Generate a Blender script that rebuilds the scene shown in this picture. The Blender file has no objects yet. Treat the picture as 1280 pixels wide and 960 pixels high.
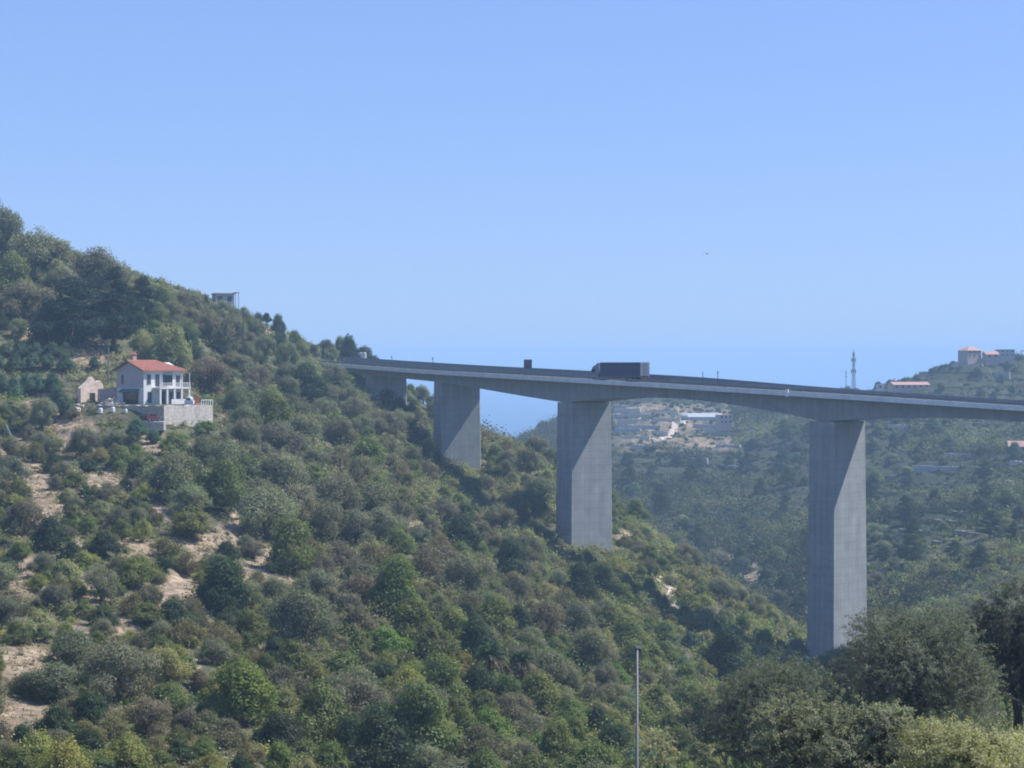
import bpy, bmesh, math, random
import numpy as np
from mathutils import Vector, Matrix

# ------------------------------------------------------------------ basics
random.seed(7)
rng = np.random.default_rng(11)
scene = bpy.context.scene
col = scene.collection
R = math.radians
F = 2400.0          # focal length in photograph pixels (1280 wide): a 30 degree view
LEVEL = 460.0       # photograph row of the eye level


def W(px, py, d):
    """A point seen at photograph pixel px, py and d metres away."""
    return Vector(((px - 640) / F * d, d, -(py - LEVEL) / F * d))


def tag(o, label=None, cat=None, group=None, kind=None):
    if label: o['label'] = label
    if cat: o['category'] = cat
    if group: o['group'] = group
    if kind: o['kind'] = kind
    return o


def thing(name, label, cat, loc=(0, 0, 0), rz=0.0, group=None):
    o = bpy.data.objects.new(name, None)
    o.empty_display_size = 0.3
    col.objects.link(o)
    o.location = loc
    o.rotation_euler = (0, 0, rz)
    return tag(o, label, cat, group)


def link(name, me, parent=None, m=None, smooth=False):
    if m is not None:
        me.materials.clear()
        me.materials.append(m)
    o = bpy.data.objects.new(name, me)
    col.objects.link(o)
    if parent is not None: o.parent = parent
    if smooth:
        me.polygons.foreach_set('use_smooth', [True] * len(me.polygons))
    return o


class MB:
    """Collects simple solids and links them as one mesh object."""
    def __init__(s): s.v, s.f = [], []

    def raw(s, vs, fs):
        b = len(s.v)
        s.v += [tuple(v) for v in vs]
        s.f += [tuple(b + i for i in f) for f in fs]
        return s

    def box(s, x0, x1, y0, y1, z0, z1, rz=0.0, at=(0, 0, 0)):
        vs = [(x, y, z) for z in (z0, z1) for x, y in ((x0, y0), (x1, y0), (x1, y1), (x0, y1))]
        c, n = math.cos(rz), math.sin(rz)
        vs = [(x * c - y * n + at[0], x * n + y * c + at[1], z + at[2]) for x, y, z in vs]
        return s.raw(vs, [(3, 2, 1, 0), (4, 5, 6, 7), (0, 1, 5, 4), (1, 2, 6, 5), (2, 3, 7, 6), (3, 0, 4, 7)])

    def prism(s, poly, y0, y1):
        """poly: (x, z) outline, counter-clockwise seen from -y, swept along y."""
        n = len(poly)
        vs = [(x, y0, z) for x, z in poly] + [(x, y1, z) for x, z in poly]
        fs = [tuple(range(n)), tuple(range(2 * n - 1, n - 1, -1))]
        fs += [(i, i + n, (i + 1) % n + n, (i + 1) % n) for i in range(n)]
        return s.raw(vs, fs)

    def tube(s, pts, rad, sides=6):
        pts = [Vector(p) for p in pts]
        if not hasattr(rad, '__len__'): rad = [rad] * len(pts)
        vs, fs = [], []
        for i, p in enumerate(pts):
            t = (pts[min(i + 1, len(pts) - 1)] - pts[max(i - 1, 0)]).normalized()
            a = t.cross(Vector((0, 0, 1)) if abs(t.z) < .9 else Vector((1, 0, 0))).normalized()
            b = t.cross(a)
            for k in range(sides):
                q = 2 * math.pi * k / sides
                vs.append(p + (a * math.cos(q) + b * math.sin(q)) * rad[i])
        for i in range(len(pts) - 1):
            for k in range(sides):
                k2 = (k + 1) % sides
                fs.append((i * sides + k, i * sides + k2, (i + 1) * sides + k2, (i + 1) * sides + k))
        fs.append(tuple(range(sides - 1, -1, -1)))
        fs.append(tuple(range((len(pts) - 1) * sides, len(pts) * sides)))
        return s.raw(vs, fs)

    def mesh(s, name, m=None):
        me = bpy.data.meshes.new(name)
        me.from_pydata(s.v, [], s.f)
        bm = bmesh.new(); bm.from_mesh(me)
        bmesh.ops.recalc_face_normals(bm, faces=bm.faces)
        bm.to_mesh(me); bm.free()
        if m is not None: me.materials.append(m)
        return me

    def build(s, name, m, parent=None, bevel=0.0, smooth=False):
        o = link(name, s.mesh(name, m), parent, smooth=smooth)
        if bevel:
            b = o.modifiers.new('edge', 'BEVEL'); b.width = bevel; b.segments = 2; b.limit_method = 'ANGLE'
        return o


# ------------------------------------------------------------------ materials
def nodes_of(name):
    m = bpy.data.materials.new(name)
    m.use_nodes = True
    nt = m.node_tree
    for n in list(nt.nodes): nt.nodes.remove(n)
    out = nt.nodes.new('ShaderNodeOutputMaterial')
    return m, nt, nt.nodes, nt.links, out


def mat(name, c, rough=.8, var=.18, scale=2.0, metal=0.0, streak=0.0, spec=.3, lines=None, bump=0.0):
    """Base colour with soft mottling, optional vertical streaks and horizontal joint lines (object space)."""
    m, nt, N, L, out = nodes_of(name)
    p = N.new('ShaderNodeBsdfPrincipled')
    p.inputs['Roughness'].default_value = rough
    p.inputs['Metallic'].default_value = metal
    p.inputs['Specular IOR Level'].default_value = spec
    L.new(p.outputs[0], out.inputs[0])
    tc = N.new('ShaderNodeTexCoord')
    nz = N.new('ShaderNodeTexNoise'); nz.inputs['Scale'].default_value = scale
    nz.inputs['Detail'].default_value = 6; nz.inputs['Roughness'].default_value = .65
    L.new(tc.outputs['Object'], nz.inputs['Vector'])
    r = N.new('ShaderNodeMapRange')
    r.inputs['From Min'].default_value = .3; r.inputs['From Max'].default_value = .7
    r.inputs['To Min'].default_value = 1 - var; r.inputs['To Max'].default_value = 1 + var
    L.new(nz.outputs['Fac'], r.inputs['Value'])
    val = r.outputs[0]
    if streak:
        mp = N.new('ShaderNodeMapping'); mp.inputs['Scale'].default_value = (1.3, 1.3, .045)
        L.new(tc.outputs['Object'], mp.inputs['Vector'])
        n2 = N.new('ShaderNodeTexNoise'); n2.inputs['Scale'].default_value = 1.0; n2.inputs['Detail'].default_value = 5
        L.new(mp.outputs[0], n2.inputs['Vector'])
        r2 = N.new('ShaderNodeMapRange')
        r2.inputs['From Min'].default_value = .3; r2.inputs['From Max'].default_value = .7
        r2.inputs['To Min'].default_value = 1 - streak; r2.inputs['To Max'].default_value = 1 + streak
        L.new(n2.outputs['Fac'], r2.inputs['Value'])
        mu = N.new('ShaderNodeMath'); mu.operation = 'MULTIPLY'
        L.new(val, mu.inputs[0]); L.new(r2.outputs[0], mu.inputs[1]); val = mu.outputs[0]
    if lines:
        per, wid, amt = lines
        sx = N.new('ShaderNodeSeparateXYZ'); L.new(tc.outputs['Object'], sx.inputs[0])
        fr = N.new('ShaderNodeMath'); fr.operation = 'PINGPONG'; fr.inputs[1].default_value = per / 2
        L.new(sx.outputs['Z'], fr.inputs[0])
        st = N.new('ShaderNodeMapRange'); st.inputs['From Min'].default_value = 0; st.inputs['From Max'].default_value = wid
        st.inputs['To Min'].default_value = 1 - amt; st.inputs['To Max'].default_value = 1
        L.new(fr.outputs[0], st.inputs['Value'])
        mu = N.new('ShaderNodeMath'); mu.operation = 'MULTIPLY'
        L.new(val, mu.inputs[0]); L.new(st.outputs[0], mu.inputs[1]); val = mu.outputs[0]
    vm = N.new('ShaderNodeVectorMath'); vm.operation = 'SCALE'
    vm.inputs[0].default_value = c[:3]
    L.new(val, vm.inputs['Scale'])
    L.new(vm.outputs[0], p.inputs['Base Color'])
    if bump:
        b = N.new('ShaderNodeBump'); b.inputs['Strength'].default_value = bump; b.inputs['Distance'].default_value = .1
        L.new(nz.outputs['Fac'], b.inputs['Height']); L.new(b.outputs[0], p.inputs['Normal'])
    return m


def leaf_material(name, use_attr, trans=.4):
    """Foliage: colour of the object (or of the plant it belongs to), varied leaf by leaf."""
    m, nt, N, L, out = nodes_of(name)
    if use_attr:
        a = N.new('ShaderNodeAttribute'); a.attribute_name = 'tint'; base = a.outputs['Color']
    else:
        a = N.new('ShaderNodeObjectInfo'); base = a.outputs['Color']
    g = N.new('ShaderNodeNewGeometry')
    nz = N.new('ShaderNodeTexNoise'); nz.inputs['Scale'].default_value = .9; nz.inputs['Detail'].default_value = 4
    L.new(g.outputs['Position'], nz.inputs['Vector'])
    r = N.new('ShaderNodeMapRange'); r.inputs['From Min'].default_value = .3; r.inputs['From Max'].default_value = .7
    r.inputs['To Min'].default_value = .72; r.inputs['To Max'].default_value = 1.3
    L.new(nz.outputs['Fac'], r.inputs['Value'])
    r2 = N.new('ShaderNodeMapRange'); r2.inputs['To Min'].default_value = .9; r2.inputs['To Max'].default_value = 1.12
    L.new(g.outputs['Random Per Island'], r2.inputs['Value'])
    mu = N.new('ShaderNodeMath'); mu.operation = 'MULTIPLY'
    L.new(r.outputs[0], mu.inputs[0]); L.new(r2.outputs[0], mu.inputs[1])
    vm = N.new('ShaderNodeVectorMath'); vm.operation = 'SCALE'
    L.new(base, vm.inputs[0]); L.new(mu.outputs[0], vm.inputs['Scale'])
    d = N.new('ShaderNodeBsdfDiffuse'); t = N.new('ShaderNodeBsdfTranslucent')
    L.new(vm.outputs[0], d.inputs['Color'])
    vt = N.new('ShaderNodeVectorMath'); vt.operation = 'MULTIPLY'; vt.inputs[1].default_value = (1.15, 1.2, .7)
    L.new(vm.outputs[0], vt.inputs[0]); L.new(vt.outputs[0], t.inputs['Color'])
    mx = N.new('ShaderNodeMixShader'); mx.inputs[0].default_value = trans
    L.new(d.outputs[0], mx.inputs[1]); L.new(t.outputs[0], mx.inputs[2])
    gl = N.new('ShaderNodeBsdfGlossy'); gl.inputs['Roughness'].default_value = .5
    m2 = N.new('ShaderNodeMixShader'); m2.inputs[0].default_value = .012
    L.new(mx.outputs[0], m2.inputs[1]); L.new(gl.outputs[0], m2.inputs[2])
    L.new(m2.outputs[0], out.inputs[0])
    return m


M = dict(
    concrete=mat('concrete', (.285, .30, .312), .9, .16, .3, streak=.11, lines=(1.5, .08, .2)),
    girder=mat('girder_concrete', (.25, .265, .275), .9, .14, .4, streak=.12),
    parapet=mat('pale_concrete', (.68, .70, .72), .85, .12, .5, streak=.05),
    asphalt=mat('asphalt', (.05, .05, .05), .9, .15, 1.5),
    paint=mat('road_paint', (.75, .75, .72), .7, .1, 3),
    darkmetal=mat('dark_metal', (.07, .075, .08), .6, .15, 2, .3),
    galv=mat('galvanised_steel', (.17, .175, .18), .6, .1, 3, .2),
    bark=mat('bark', (.09, .07, .055), .95, .3, 3, bump=.5),
    plaster=mat('white_plaster', (.70, .69, .67), .85, .10, 1.2, streak=.05),
    plastergrey=mat('grey_plaster_and_gable_shade', (.42, .40, .42), .85, .08, 1.0),
    plasterpink=mat('pink_plaster', (.45, .34, .31), .85, .1, 1.0),
    tile=mat('terracotta_tile', (.42, .18, .125), .85, .28, 2.5, bump=.6),
    tilepale=mat('faded_terracotta_tile', (.46, .27, .22), .85, .2, 2.0),
    stone=mat('pale_stone', (.54, .49, .42), .95, .3, 1.8, bump=.8),
    stonegrey=mat('grey_stone', (.36, .33, .285), .95, .3, 1.8, bump=.8),
    oldstone=mat('lichened_stone', (.20, .19, .15), .95, .3, 1.2),
    rubble=mat('pink_rubble', (.56, .45, .38), .95, .35, 1.6, bump=.8),
    glass=mat('dark_glass_and_openings', (.02, .025, .03), .15, .1, 1, spec=.5),
    green=mat('green_awning', (.05, .16, .14), .7, .2, 2),
    barrier=mat('grey_blue_barrier', (.19, .21, .235), .7, .12, 1.5),
    plasterpale=mat('weathered_plaster', (.38, .38, .37), .85, .1, 1.0),
    navy=mat('navy_tarpaulin', (.022, .036, .11), .55, .15, .8, spec=.4),
    greydoor=mat('grey_trailer_doors', (.15, .18, .22), .5, .1, 1, spec=.4),
    cab=mat('pale_cab_paint', (.16, .20, .26), .35, .05, 1, spec=.5),
    rubber=mat('tyre_rubber', (.02, .02, .02), .9, .1, 4),
    redpaint=mat('dark_red_paint', (.075, .022, .034), .35, .08, 2, spec=.5),
    white=mat('white_plastic', (.80, .80, .78), .5, .06, 2),
    lightred=mat('tail_light_red', (.4, .02, .02), .3, .05, 4),
    wood=mat('weathered_pole_wood', (.22, .19, .16), .95, .2, 2, streak=.1),
    plank=mat('bleached_plank', (.55, .52, .48), .9, .2, 3),
    dirt=mat('pale_dirt', (.50, .41, .33), .95, .3, .6, bump=.6),
    signback=mat('sign_back_grey', (.06, .065, .075), .6, .1, 2),
    greenhouse=mat('greenhouse_glass', (.40, .44, .47), .45, .1, .5, spec=.4),
    redcloth=mat('red_fabric', (.5, .07, .06), .8, .1, 2),
    leaf=leaf_material('leaf', False),
    scrub=leaf_material('scrub_leaf', True),
)

# ------------------------------------------------------------------ terrain
def hash2(ix, iy):
    h = np.sin(ix * 127.1 + iy * 311.7) * 43758.5453
    return h - np.floor(h)


def vnoise(x, y):
    ix, iy = np.floor(x), np.floor(y)
    fx, fy = x - ix, y - iy
    fx = fx * fx * (3 - 2 * fx); fy = fy * fy * (3 - 2 * fy)
    a, b, c, d = hash2(ix, iy), hash2(ix + 1, iy), hash2(ix, iy + 1), hash2(ix + 1, iy + 1)
    return (a * (1 - fx) + b * fx) * (1 - fy) + (c * (1 - fx) + d * fx) * fy


def fbm(x, y, o=4):
    s, a, t = 0, .5, 0
    for i in range(o):
        s = s + a * vnoise(x + 17.3 * i, y - 9.1 * i); t += a
        x, y, a = x * 2.03, y * 2.03, a * .5
    return s / t * 2 - 1


# surveyed points of the valley: bearing (as photograph column), row at which the ground is seen, distance
CP = """
-500 640 5  300 640 5  640 640 5  1000 1260 5  1900 1260 5
0 1180 20  640 1180 20 1280 1180 20
0 1150 50 640 1240 50 797 1225 52 1060 1040 60 1230 1040 42 1700 900 45 1500 900 80
985 995 85 1150 925 90 1265 920 95 700 1160 90 800 1120 85 860 1060 100
-500 1000 100 -500 700 180 -500 500 260 -500 250 380 -500 180 440
-200 1000 120 -200 640 260 -200 300 400 -200 230 460
0 1090 100 0 958 132 0 800 190 0 700 235 0 600 290 0 540 330 0 480 362 0 420 388 0 350 412 0 308 440
150 1060 110 150 960 142 150 800 195 150 700 240 150 600 295 170 532 333 190 503 345 190 462 385 190 400 430 190 376 460
300 960 150 300 800 205 300 700 255 300 600 310 300 520 370 300 450 450 285 391 520
400 960 160 400 800 215 400 700 270 400 600 340 400 520 430 400 467 540 398 453 588 400 437 622 350 412 560
500 960 165 500 800 225 500 700 285 500 600 370 500 530 460 485 500 524 445 447 610
420 477 540 460 480 535
575 588 470 575 700 320 575 800 235 540 545 500
640 640 420 640 700 340 640 800 250 640 960 170 640 1200 115
740 690 400 700 760 310 740 860 250 740 960 180
622 541 505 700 592 490 800 652 460 900 728 420 1000 805 380
620 597 660 700 640 640 800 720 600 900 790 560 1000 815 480
850 800 330 900 880 270 950 960 200 1047 835 355 1100 840 340 1000 920 240
1150 800 420 1280 770 400 1150 940 150 1280 940 160 1150 900 250 1280 860 280
1280 640 600 1280 700 480 1280 560 800 1280 500 950 1280 449 1060
1212 450 1020 1120 484 1000 1067 495 1000 1030 503 1050 1000 523 1000 1160 470 1030 1100 520 1250 1000 530 1300 1212 490 1300 1280 480 1350 900 530 1350
1100 560 850 1100 650 650 1100 725 520
950 560 950 950 650 750 900 510 1150 900 710 650 800 500 1150 800 560 950 800 630 800
830 484 1250 700 530 1200 660 548 1150 640 566 1080 690 575 950 600 592 1000 500 585 900 640 580 1450 600 590 1300 720 560 1450 800 540 1500
0 400 700 200 420 700 350 450 800 -400 300 800 450 480 750
1600 380 1000 1600 560 600 1600 700 350 1900 300 1000 1900 700 350
-500 560 2000 300 560 2000 640 566 2000 1000 560 2000 1280 540 2000 1900 480 2000
-500 590 3400 640 590 3400 1900 590 3400
-500 560 6000 640 560 6000 1900 560 6000
"""
_c = np.array([float(t) for t in CP.split()]).reshape(-1, 3)
_cu, _cv = (_c[:, 0] - 640) / 300, np.log(_c[:, 2]) * 3.5
_cz = -(_c[:, 1] - LEVEL) / F * _c[:, 2]
_cz[_c[:, 2] >= 2000] = -90
_cz[_c[:, 2] >= 3000] = -158
_cz[:5] = [-1.8, -1.8, -1.8, -1.8, -1.8]


def _phi(r2): return .5 * r2 * np.log(np.maximum(r2, 1e-12))


NCP = len(_c)
_A = np.zeros((NCP + 3, NCP + 3))
_A[:NCP, :NCP] = _phi((_cu[:, None] - _cu) ** 2 + (_cv[:, None] - _cv) ** 2) + np.eye(NCP) * .02
_P = np.stack([np.ones(NCP), _cu, _cv], 1)
_A[:NCP, NCP:] = _P; _A[NCP:, :NCP] = _P.T
_w = np.linalg.solve(_A, np.concatenate([_cz, np.zeros(3)]))

HOUSE = W(187, 505, 346)


def sstep(a, b, x):
    t = np.clip((x - a) / (b - a), 0, 1)
    return t * t * (3 - 2 * t)


def ground(x, y, phase=False):
    x = np.atleast_1d(np.asarray(x, float)); y = np.atleast_1d(np.asarray(y, float))
    sh = x.shape
    x, y = x.ravel(), y.ravel()
    d = np.maximum(y, 5.0)
    u = np.clip(x / d * F / 300, -5.5, 5.5); v = np.log(d) * 3.5
    z = np.empty_like(x)
    for i in range(0, len(x), 40000):
        s = slice(i, i + 40000)
        z[s] = _phi((u[s, None] - _cu) ** 2 + (v[s, None] - _cv) ** 2) @ _w[:NCP] + _w[NCP] + _w[NCP + 1] * u[s] + _w[NCP + 2] * v[s]
    px = u * 300 + 640
    amp = np.interp(d, [4, 60, 200, 500, 1200, 2500, 6000], [.02, .25, .7, 1.3, 3.0, 3, 0])
    z = z + amp * (fbm(x / 24, y / 24, 4) + .5 * fbm(x / 6.5 + 40, y / 6.5, 3))
    # olive terraces: level treads held by low dry-stone risers
    ter = sstep(520, 380, px) * sstep(120, 150, d) * sstep(470, 400, d) * (.35 + .5 * vnoise(x / 35, y / 35))
    ter = np.maximum(ter, .9 * sstep(740, 770, px) * sstep(930, 900, px) * sstep(960, 1000, d) * sstep(1250, 1200, d))
    ter = np.maximum(ter, .85 * sstep(1060, 1110, px) * sstep(430, 480, d) * sstep(1010, 960, d))
    ter = np.maximum(ter, .6 * sstep(700, 760, px) * sstep(720, 780, d) * sstep(1250, 1150, d))
    h = np.where(d > 700, 3.6, 2.1)
    q = z / h + .25 * fbm(x / 60, y / 60, 2)
    fq = q - np.floor(q)
    if phase: return fq.reshape(sh)
    z = z + ter * h * (sstep(.62, .95, fq) - fq) * .9
    # the levelled yard of the white house
    r = np.hypot(x - HOUSE.x, (y - HOUSE.y - 2) * .9)
    k = sstep(13, 8, r)
    z = z * (1 - k) + (HOUSE.z - .05) * k
    return z.reshape(sh)


def gz(x, y): return float(ground(x, y)[0])


_ds = np.concatenate([np.arange(20, 130, 2.0), np.arange(130, 620, 1.0), np.arange(620, 1400, 4.0)])
_cols = {}


def on_ground(px, py, dmin=20):
    """Where the line of sight through a photograph pixel first meets the ground."""
    k = round(px / 4) * 4
    if k not in _cols:
        zz = ground((k - 640) / F * _ds, _ds)
        _cols[k] = LEVEL - zz / _ds * F
    row = _cols[k]
    hit = np.nonzero((row <= py) & (_ds >= dmin))[0]
    if len(hit) == 0: return None
    d = _ds[hit[0]]
    x = (px - 640) / F * d
    return Vector((x, d, gz(x, d)))


def at(px, d):
    x = (px - 640) / F * d
    return Vector((x, d, gz(x, d)))


# bare soil patches: photograph column, row, radius in pixels
BARE = [(335, 715, 30), (215, 735, 32), (262, 690, 30), (30, 835, 34), (25, 905, 36), (150, 790, 24), (120, 735, 24), (45, 600, 26),
        (90, 545, 34), (60, 505, 26), (190, 560, 20), (300, 660, 26), (60, 640, 30), (420, 578, 9), (240, 830, 12), (520, 660, 9),
        (170, 690, 24), (100, 690, 20), (200, 640, 14), (30, 720, 26), (95, 800, 22), (130, 600, 20), (20, 560, 20), (75, 430, 28), (110, 440, 22),
        (240, 940, 16), (35, 410, 20), (330, 410, 12), (350, 690, 18), (180, 545, 16), (700, 640, 10), (838, 738, 14), (940, 715, 14), (780, 672, 10), (1045, 745, 12), (905, 700, 12)]
_B = np.array(BARE, float)


def bare_at(x, y, z):
    """0..1: how bare the soil is."""
    d = np.maximum(y, 1)
    px, py = 640 + x / d * F, LEVEL - z / d * F
    b = np.zeros_like(px)
    for bx, by, br in _B:
        q = np.hypot((px - bx) / 1.3, py - by) / br
        b = np.maximum(b, sstep(1.15, .45, q))
    open_ = sstep(430, 260, px) * sstep(500, 560, py) * .16
    b = np.maximum(b, open_)
    b = np.maximum(b, .45 * sstep(755, 775, px) * sstep(925, 905, px) * sstep(500, 508, py) * sstep(572, 556, py) * sstep(800, 900, d))
    return np.clip(b + .55 * fbm(x / 7, y / 7, 4) * (b > .03), 0, 1)


def build_terrain():
    rows = np.concatenate([np.geomspace(1.2, 100, 60), np.arange(101, 620, 1.15), np.arange(620, 1320, 4), np.geomspace(1330, 7000, 36)])
    cols_ = np.concatenate([np.linspace(-1500, -80, 50), np.arange(-70, 1350, 3.2), np.linspace(1360, 2800, 50)])
    px, d = np.meshgrid(cols_, rows)
    x = (px - 640) / F * d; y = d
    z = ground(x, y)
    b = bare_at(x, y, z)
    nr, nc = px.shape
    me = bpy.data.meshes.new('hillside')
    me.vertices.add(nr * nc)
    me.vertices.foreach_set('co', np.stack([x, y, z], -1).astype(np.float32).ravel())
    i = np.arange(nr * nc).reshape(nr, nc)
    q = np.stack([i[:-1, :-1], i[:-1, 1:], i[1:, 1:], i[1:, :-1]], -1).reshape(-1, 4)
    me.loops.add(q.size); me.polygons.add(len(q))
    me.loops.foreach_set('vertex_index', q.ravel().astype(np.int32))
    me.polygons.foreach_set('loop_start', np.arange(0, q.size, 4, dtype=np.int32))
    me.polygons.foreach_set('use_smooth', np.ones(len(q), bool))
    me.update(); me.validate()
    at_ = me.attributes.new('soil', 'FLOAT', 'POINT')
    at_.data.foreach_set('value', b.astype(np.float32).ravel())
    m, nt, N, L, out = nodes_of('hillside_soil')
    p = N.new('ShaderNodeBsdfPrincipled'); p.inputs['Roughness'].default_value = .95; p.inputs['Specular IOR Level'].default_value = .1
    L.new(p.outputs[0], out.inputs[0])
    g = N.new('ShaderNodeNewGeometry')

    def noise(sc, det=6):
        n = N.new('ShaderNodeTexNoise'); n.inputs['Scale'].default_value = sc; n.inputs['Detail'].default_value = det
        n.inputs['Roughness'].default_value = .65
        L.new(g.outputs['Position'], n.inputs['Vector']); return n.outputs['Fac']

    def ramp(fac, stops):
        r = N.new('ShaderNodeValToRGB')
        e = r.color_ramp.elements
        while len(e) < len(stops): e.new(.5)
        for k, (pos, c) in enumerate(stops):
            e[k].position = pos; e[k].color = (*c, 1)
        L.new(fac, r.inputs[0]); return r.outputs[0]
    grass = ramp(noise(.22), [(.3, (.07, .082, .045)), (.52, (.115, .115, .066)), (.72, (.19, .168, .105))])
    low = ramp(noise(.12), [(.3, (.026, .038, .022)), (.55, (.05, .058, .034)), (.75, (.10, .096, .06))])
    sp = N.new('ShaderNodeSeparateXYZ'); L.new(g.outputs['Position'], sp.inputs[0])
    mr = N.new('ShaderNodeMapRange'); mr.inputs['From Min'].default_value = 500; mr.inputs['From Max'].default_value = 620
    L.new(sp.outputs['Y'], mr.inputs['Value'])
    mg = N.new('ShaderNodeMix'); mg.data_type = 'RGBA'
    L.new(mr.outputs[0], mg.inputs[0]); L.new(grass, mg.inputs[6]); L.new(low, mg.inputs[7]); grass = mg.outputs[2]
    earth = ramp(noise(.5), [(.32, (.15, .12, .08)), (.46, (.27, .21, .15)), (.56, (.37, .285, .20)), (.68, (.50, .41, .31))])
    a = N.new('ShaderNodeAttribute'); a.attribute_name = 'soil'
    ad = N.new('ShaderNodeMath'); ad.operation = 'MULTIPLY_ADD'; ad.inputs[1].default_value = 1.6
    nf = N.new('ShaderNodeMath'); nf.operation = 'SUBTRACT'; nf.inputs[1].default_value = .72
    L.new(noise(.35, 8), nf.inputs[0])
    L.new(a.outputs['Fac'], ad.inputs[0]); L.new(nf.outputs[0], ad.inputs[2])
    ad.use_clamp = True
    mx = N.new('ShaderNodeMix'); mx.data_type = 'RGBA'
    L.new(ad.outputs[0], mx.inputs[0]); L.new(grass, mx.inputs[6]); L.new(earth, mx.inputs[7])
    L.new(mx.outputs[2], p.inputs['Base Color'])
    b_ = N.new('ShaderNodeBump'); b_.inputs['Strength'].default_value = 1.0; b_.inputs['Distance'].default_value = .5
    L.new(noise(1.1, 10), b_.inputs['Height']); L.new(b_.outputs[0], p.inputs['Normal'])
    o = link('hillside', me, None, m)
    tag(o, 'dry scrubby hillside and valley slopes with patches of bare tan soil', kind='structure')
    return o


build_terrain()

# the sea beyond the hills
SEA = -150.0
me = bpy.data.meshes.new('sea')
_n = 96
vs = [(0, 0, SEA)] + [(50000 * math.sin(2 * math.pi * i / _n), 50000 * math.cos(2 * math.pi * i / _n), SEA) for i in range(_n)]
me.from_pydata(vs, [], [(0, 1 + (i + 1) % _n, 1 + i) for i in range(_n)])
m, nt, N, L, out = nodes_of('sea_water')
p = N.new('ShaderNodeBsdfPrincipled'); p.inputs['Base Color'].default_value = (.012, .07, .17, 1)
p.inputs['Roughness'].default_value = .28; p.inputs['IOR'].default_value = 1.33
L.new(p.outputs[0], out.inputs[0])
nz = N.new('ShaderNodeTexNoise'); nz.inputs['Scale'].default_value = .05; nz.inputs['Detail'].default_value = 8
g = N.new('ShaderNodeNewGeometry'); L.new(g.outputs['Position'], nz.inputs['Vector'])
b = N.new('ShaderNodeBump'); b.inputs['Strength'].default_value = .6; b.inputs['Distance'].default_value = 3
L.new(nz.outputs['Fac'], b.inputs['Height']); L.new(b.outputs[0], p.inputs['Normal'])
tag(link('sea', me, None, m), 'calm blue sea reaching the horizon beyond the valley mouth', kind='structure')
# ------------------------------------------------------------------ viaduct
STATIONS = [(-84, 648, 2.6), (-61, 588, 1.8), (-39, 532, .45), (-13.5, 470, -1.1), (15.2, 405, -2.45), (60.2, 355, -5.0), (88.6, 331, -6.75), (118, 308, -8.4)]


def _catmull(P, n=40):
    P = [2 * P[0] - P[1]] + list(P) + [2 * P[-1] - P[-2]]
    o = []
    for i in range(1, len(P) - 2):
        a, b, c, d = P[i - 1:i + 3]
        t = np.linspace(0, 1, n, endpoint=False)[:, None]
        o.append(.5 * (2 * b + (c - a) * t + (2 * a - 5 * b + 4 * c - d) * t ** 2 + (3 * b - a - 3 * c + d) * t ** 3))
    return np.concatenate(o + [P[-2][None]])


_C = _catmull([np.array(p, float) for p in STATIONS])
_S = np.concatenate([[0], np.cumsum(np.linalg.norm(np.diff(_C[:, :2], axis=0), axis=1))])


def road(s):
    p = np.array([np.interp(s, _S, _C[:, k]) for k in range(3)])
    e = 3.0
    q = np.array([np.interp(s + e, _S, _C[:, k]) - np.interp(s - e, _S, _C[:, k]) for k in range(2)])
    q /= np.linalg.norm(q)
    return p, q, np.array([-q[1], q[0]])      # point, heading towards the right-hand end, far-side normal


def s_near(x, y): return float(_S[np.argmin(np.hypot(_C[:, 0] - x, _C[:, 1] - y))])


def s_at_px(px, lat=0.0):
    ss = np.arange(0, _S[-1], .25)
    v = []
    for s in ss:
        p, t, n = road(s); q = p[:2] + n * lat
        v.append(640 + q[0] / q[1] * F)
    return float(ss[np.argmin(np.abs(np.array(v) - px))])


SP = [s_near(-33.5, 520), s_near(-13.5, 470), s_near(15.2, 405), s_near(60.2, 355)]
S_END = float(_S[-1])


def depth(s):
    k = np.interp(s, [0, SP[0], SP[1]], [1.2, 1.3, 1.7])
    if s <= SP[1]: return float(k)
    if s <= SP[2]:
        u = (s - SP[1]) / (SP[2] - SP[1]); return 1.7 + 2.5 * u ** 1.25
    if s <= SP[3]:
        u = (s - SP[2]) / (SP[3] - SP[2])
        return 1.75 + 2.5 * abs(2 * u - 1) ** 1.8
    u = min(1, (s - SP[3]) / 34)
    return 1.75 + 2.5 * (1 - u) ** 1.8


def sweep(name, prof, s0, s1, m, parent, step=1.5, closed=True):
    """prof(s) -> list of (far-side offset, height above the road)."""
    ss = np.linspace(s0, s1, max(2, int((s1 - s0) / step) + 1))
    vs, fs, k = [], [], 0
    for s in ss:
        p, t, n = road(s)
        pr = prof(s); k = len(pr)
        vs += [(p[0] + n[0] * a, p[1] + n[1] * a, p[2] + h) for a, h in pr]
    for i in range(len(ss) - 1):
        for j in range(k if closed else k - 1):
            j2 = (j + 1) % k
            fs.append((i * k + j, i * k + j2, (i + 1) * k + j2, (i + 1) * k + j))
    if closed:
        fs += [tuple(range(k))[::-1], tuple((len(ss) - 1) * k + j for j in range(k))]
    return MB().raw(vs, fs).build(name, m, parent)


def far(s): return float(np.interp(s, [0, SP[1], SP[2], S_END], [9.6, 9.4, 6.6, 6.6]))   # unseen widening towards the hill, added to lengthen the shadow on the pier


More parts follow.
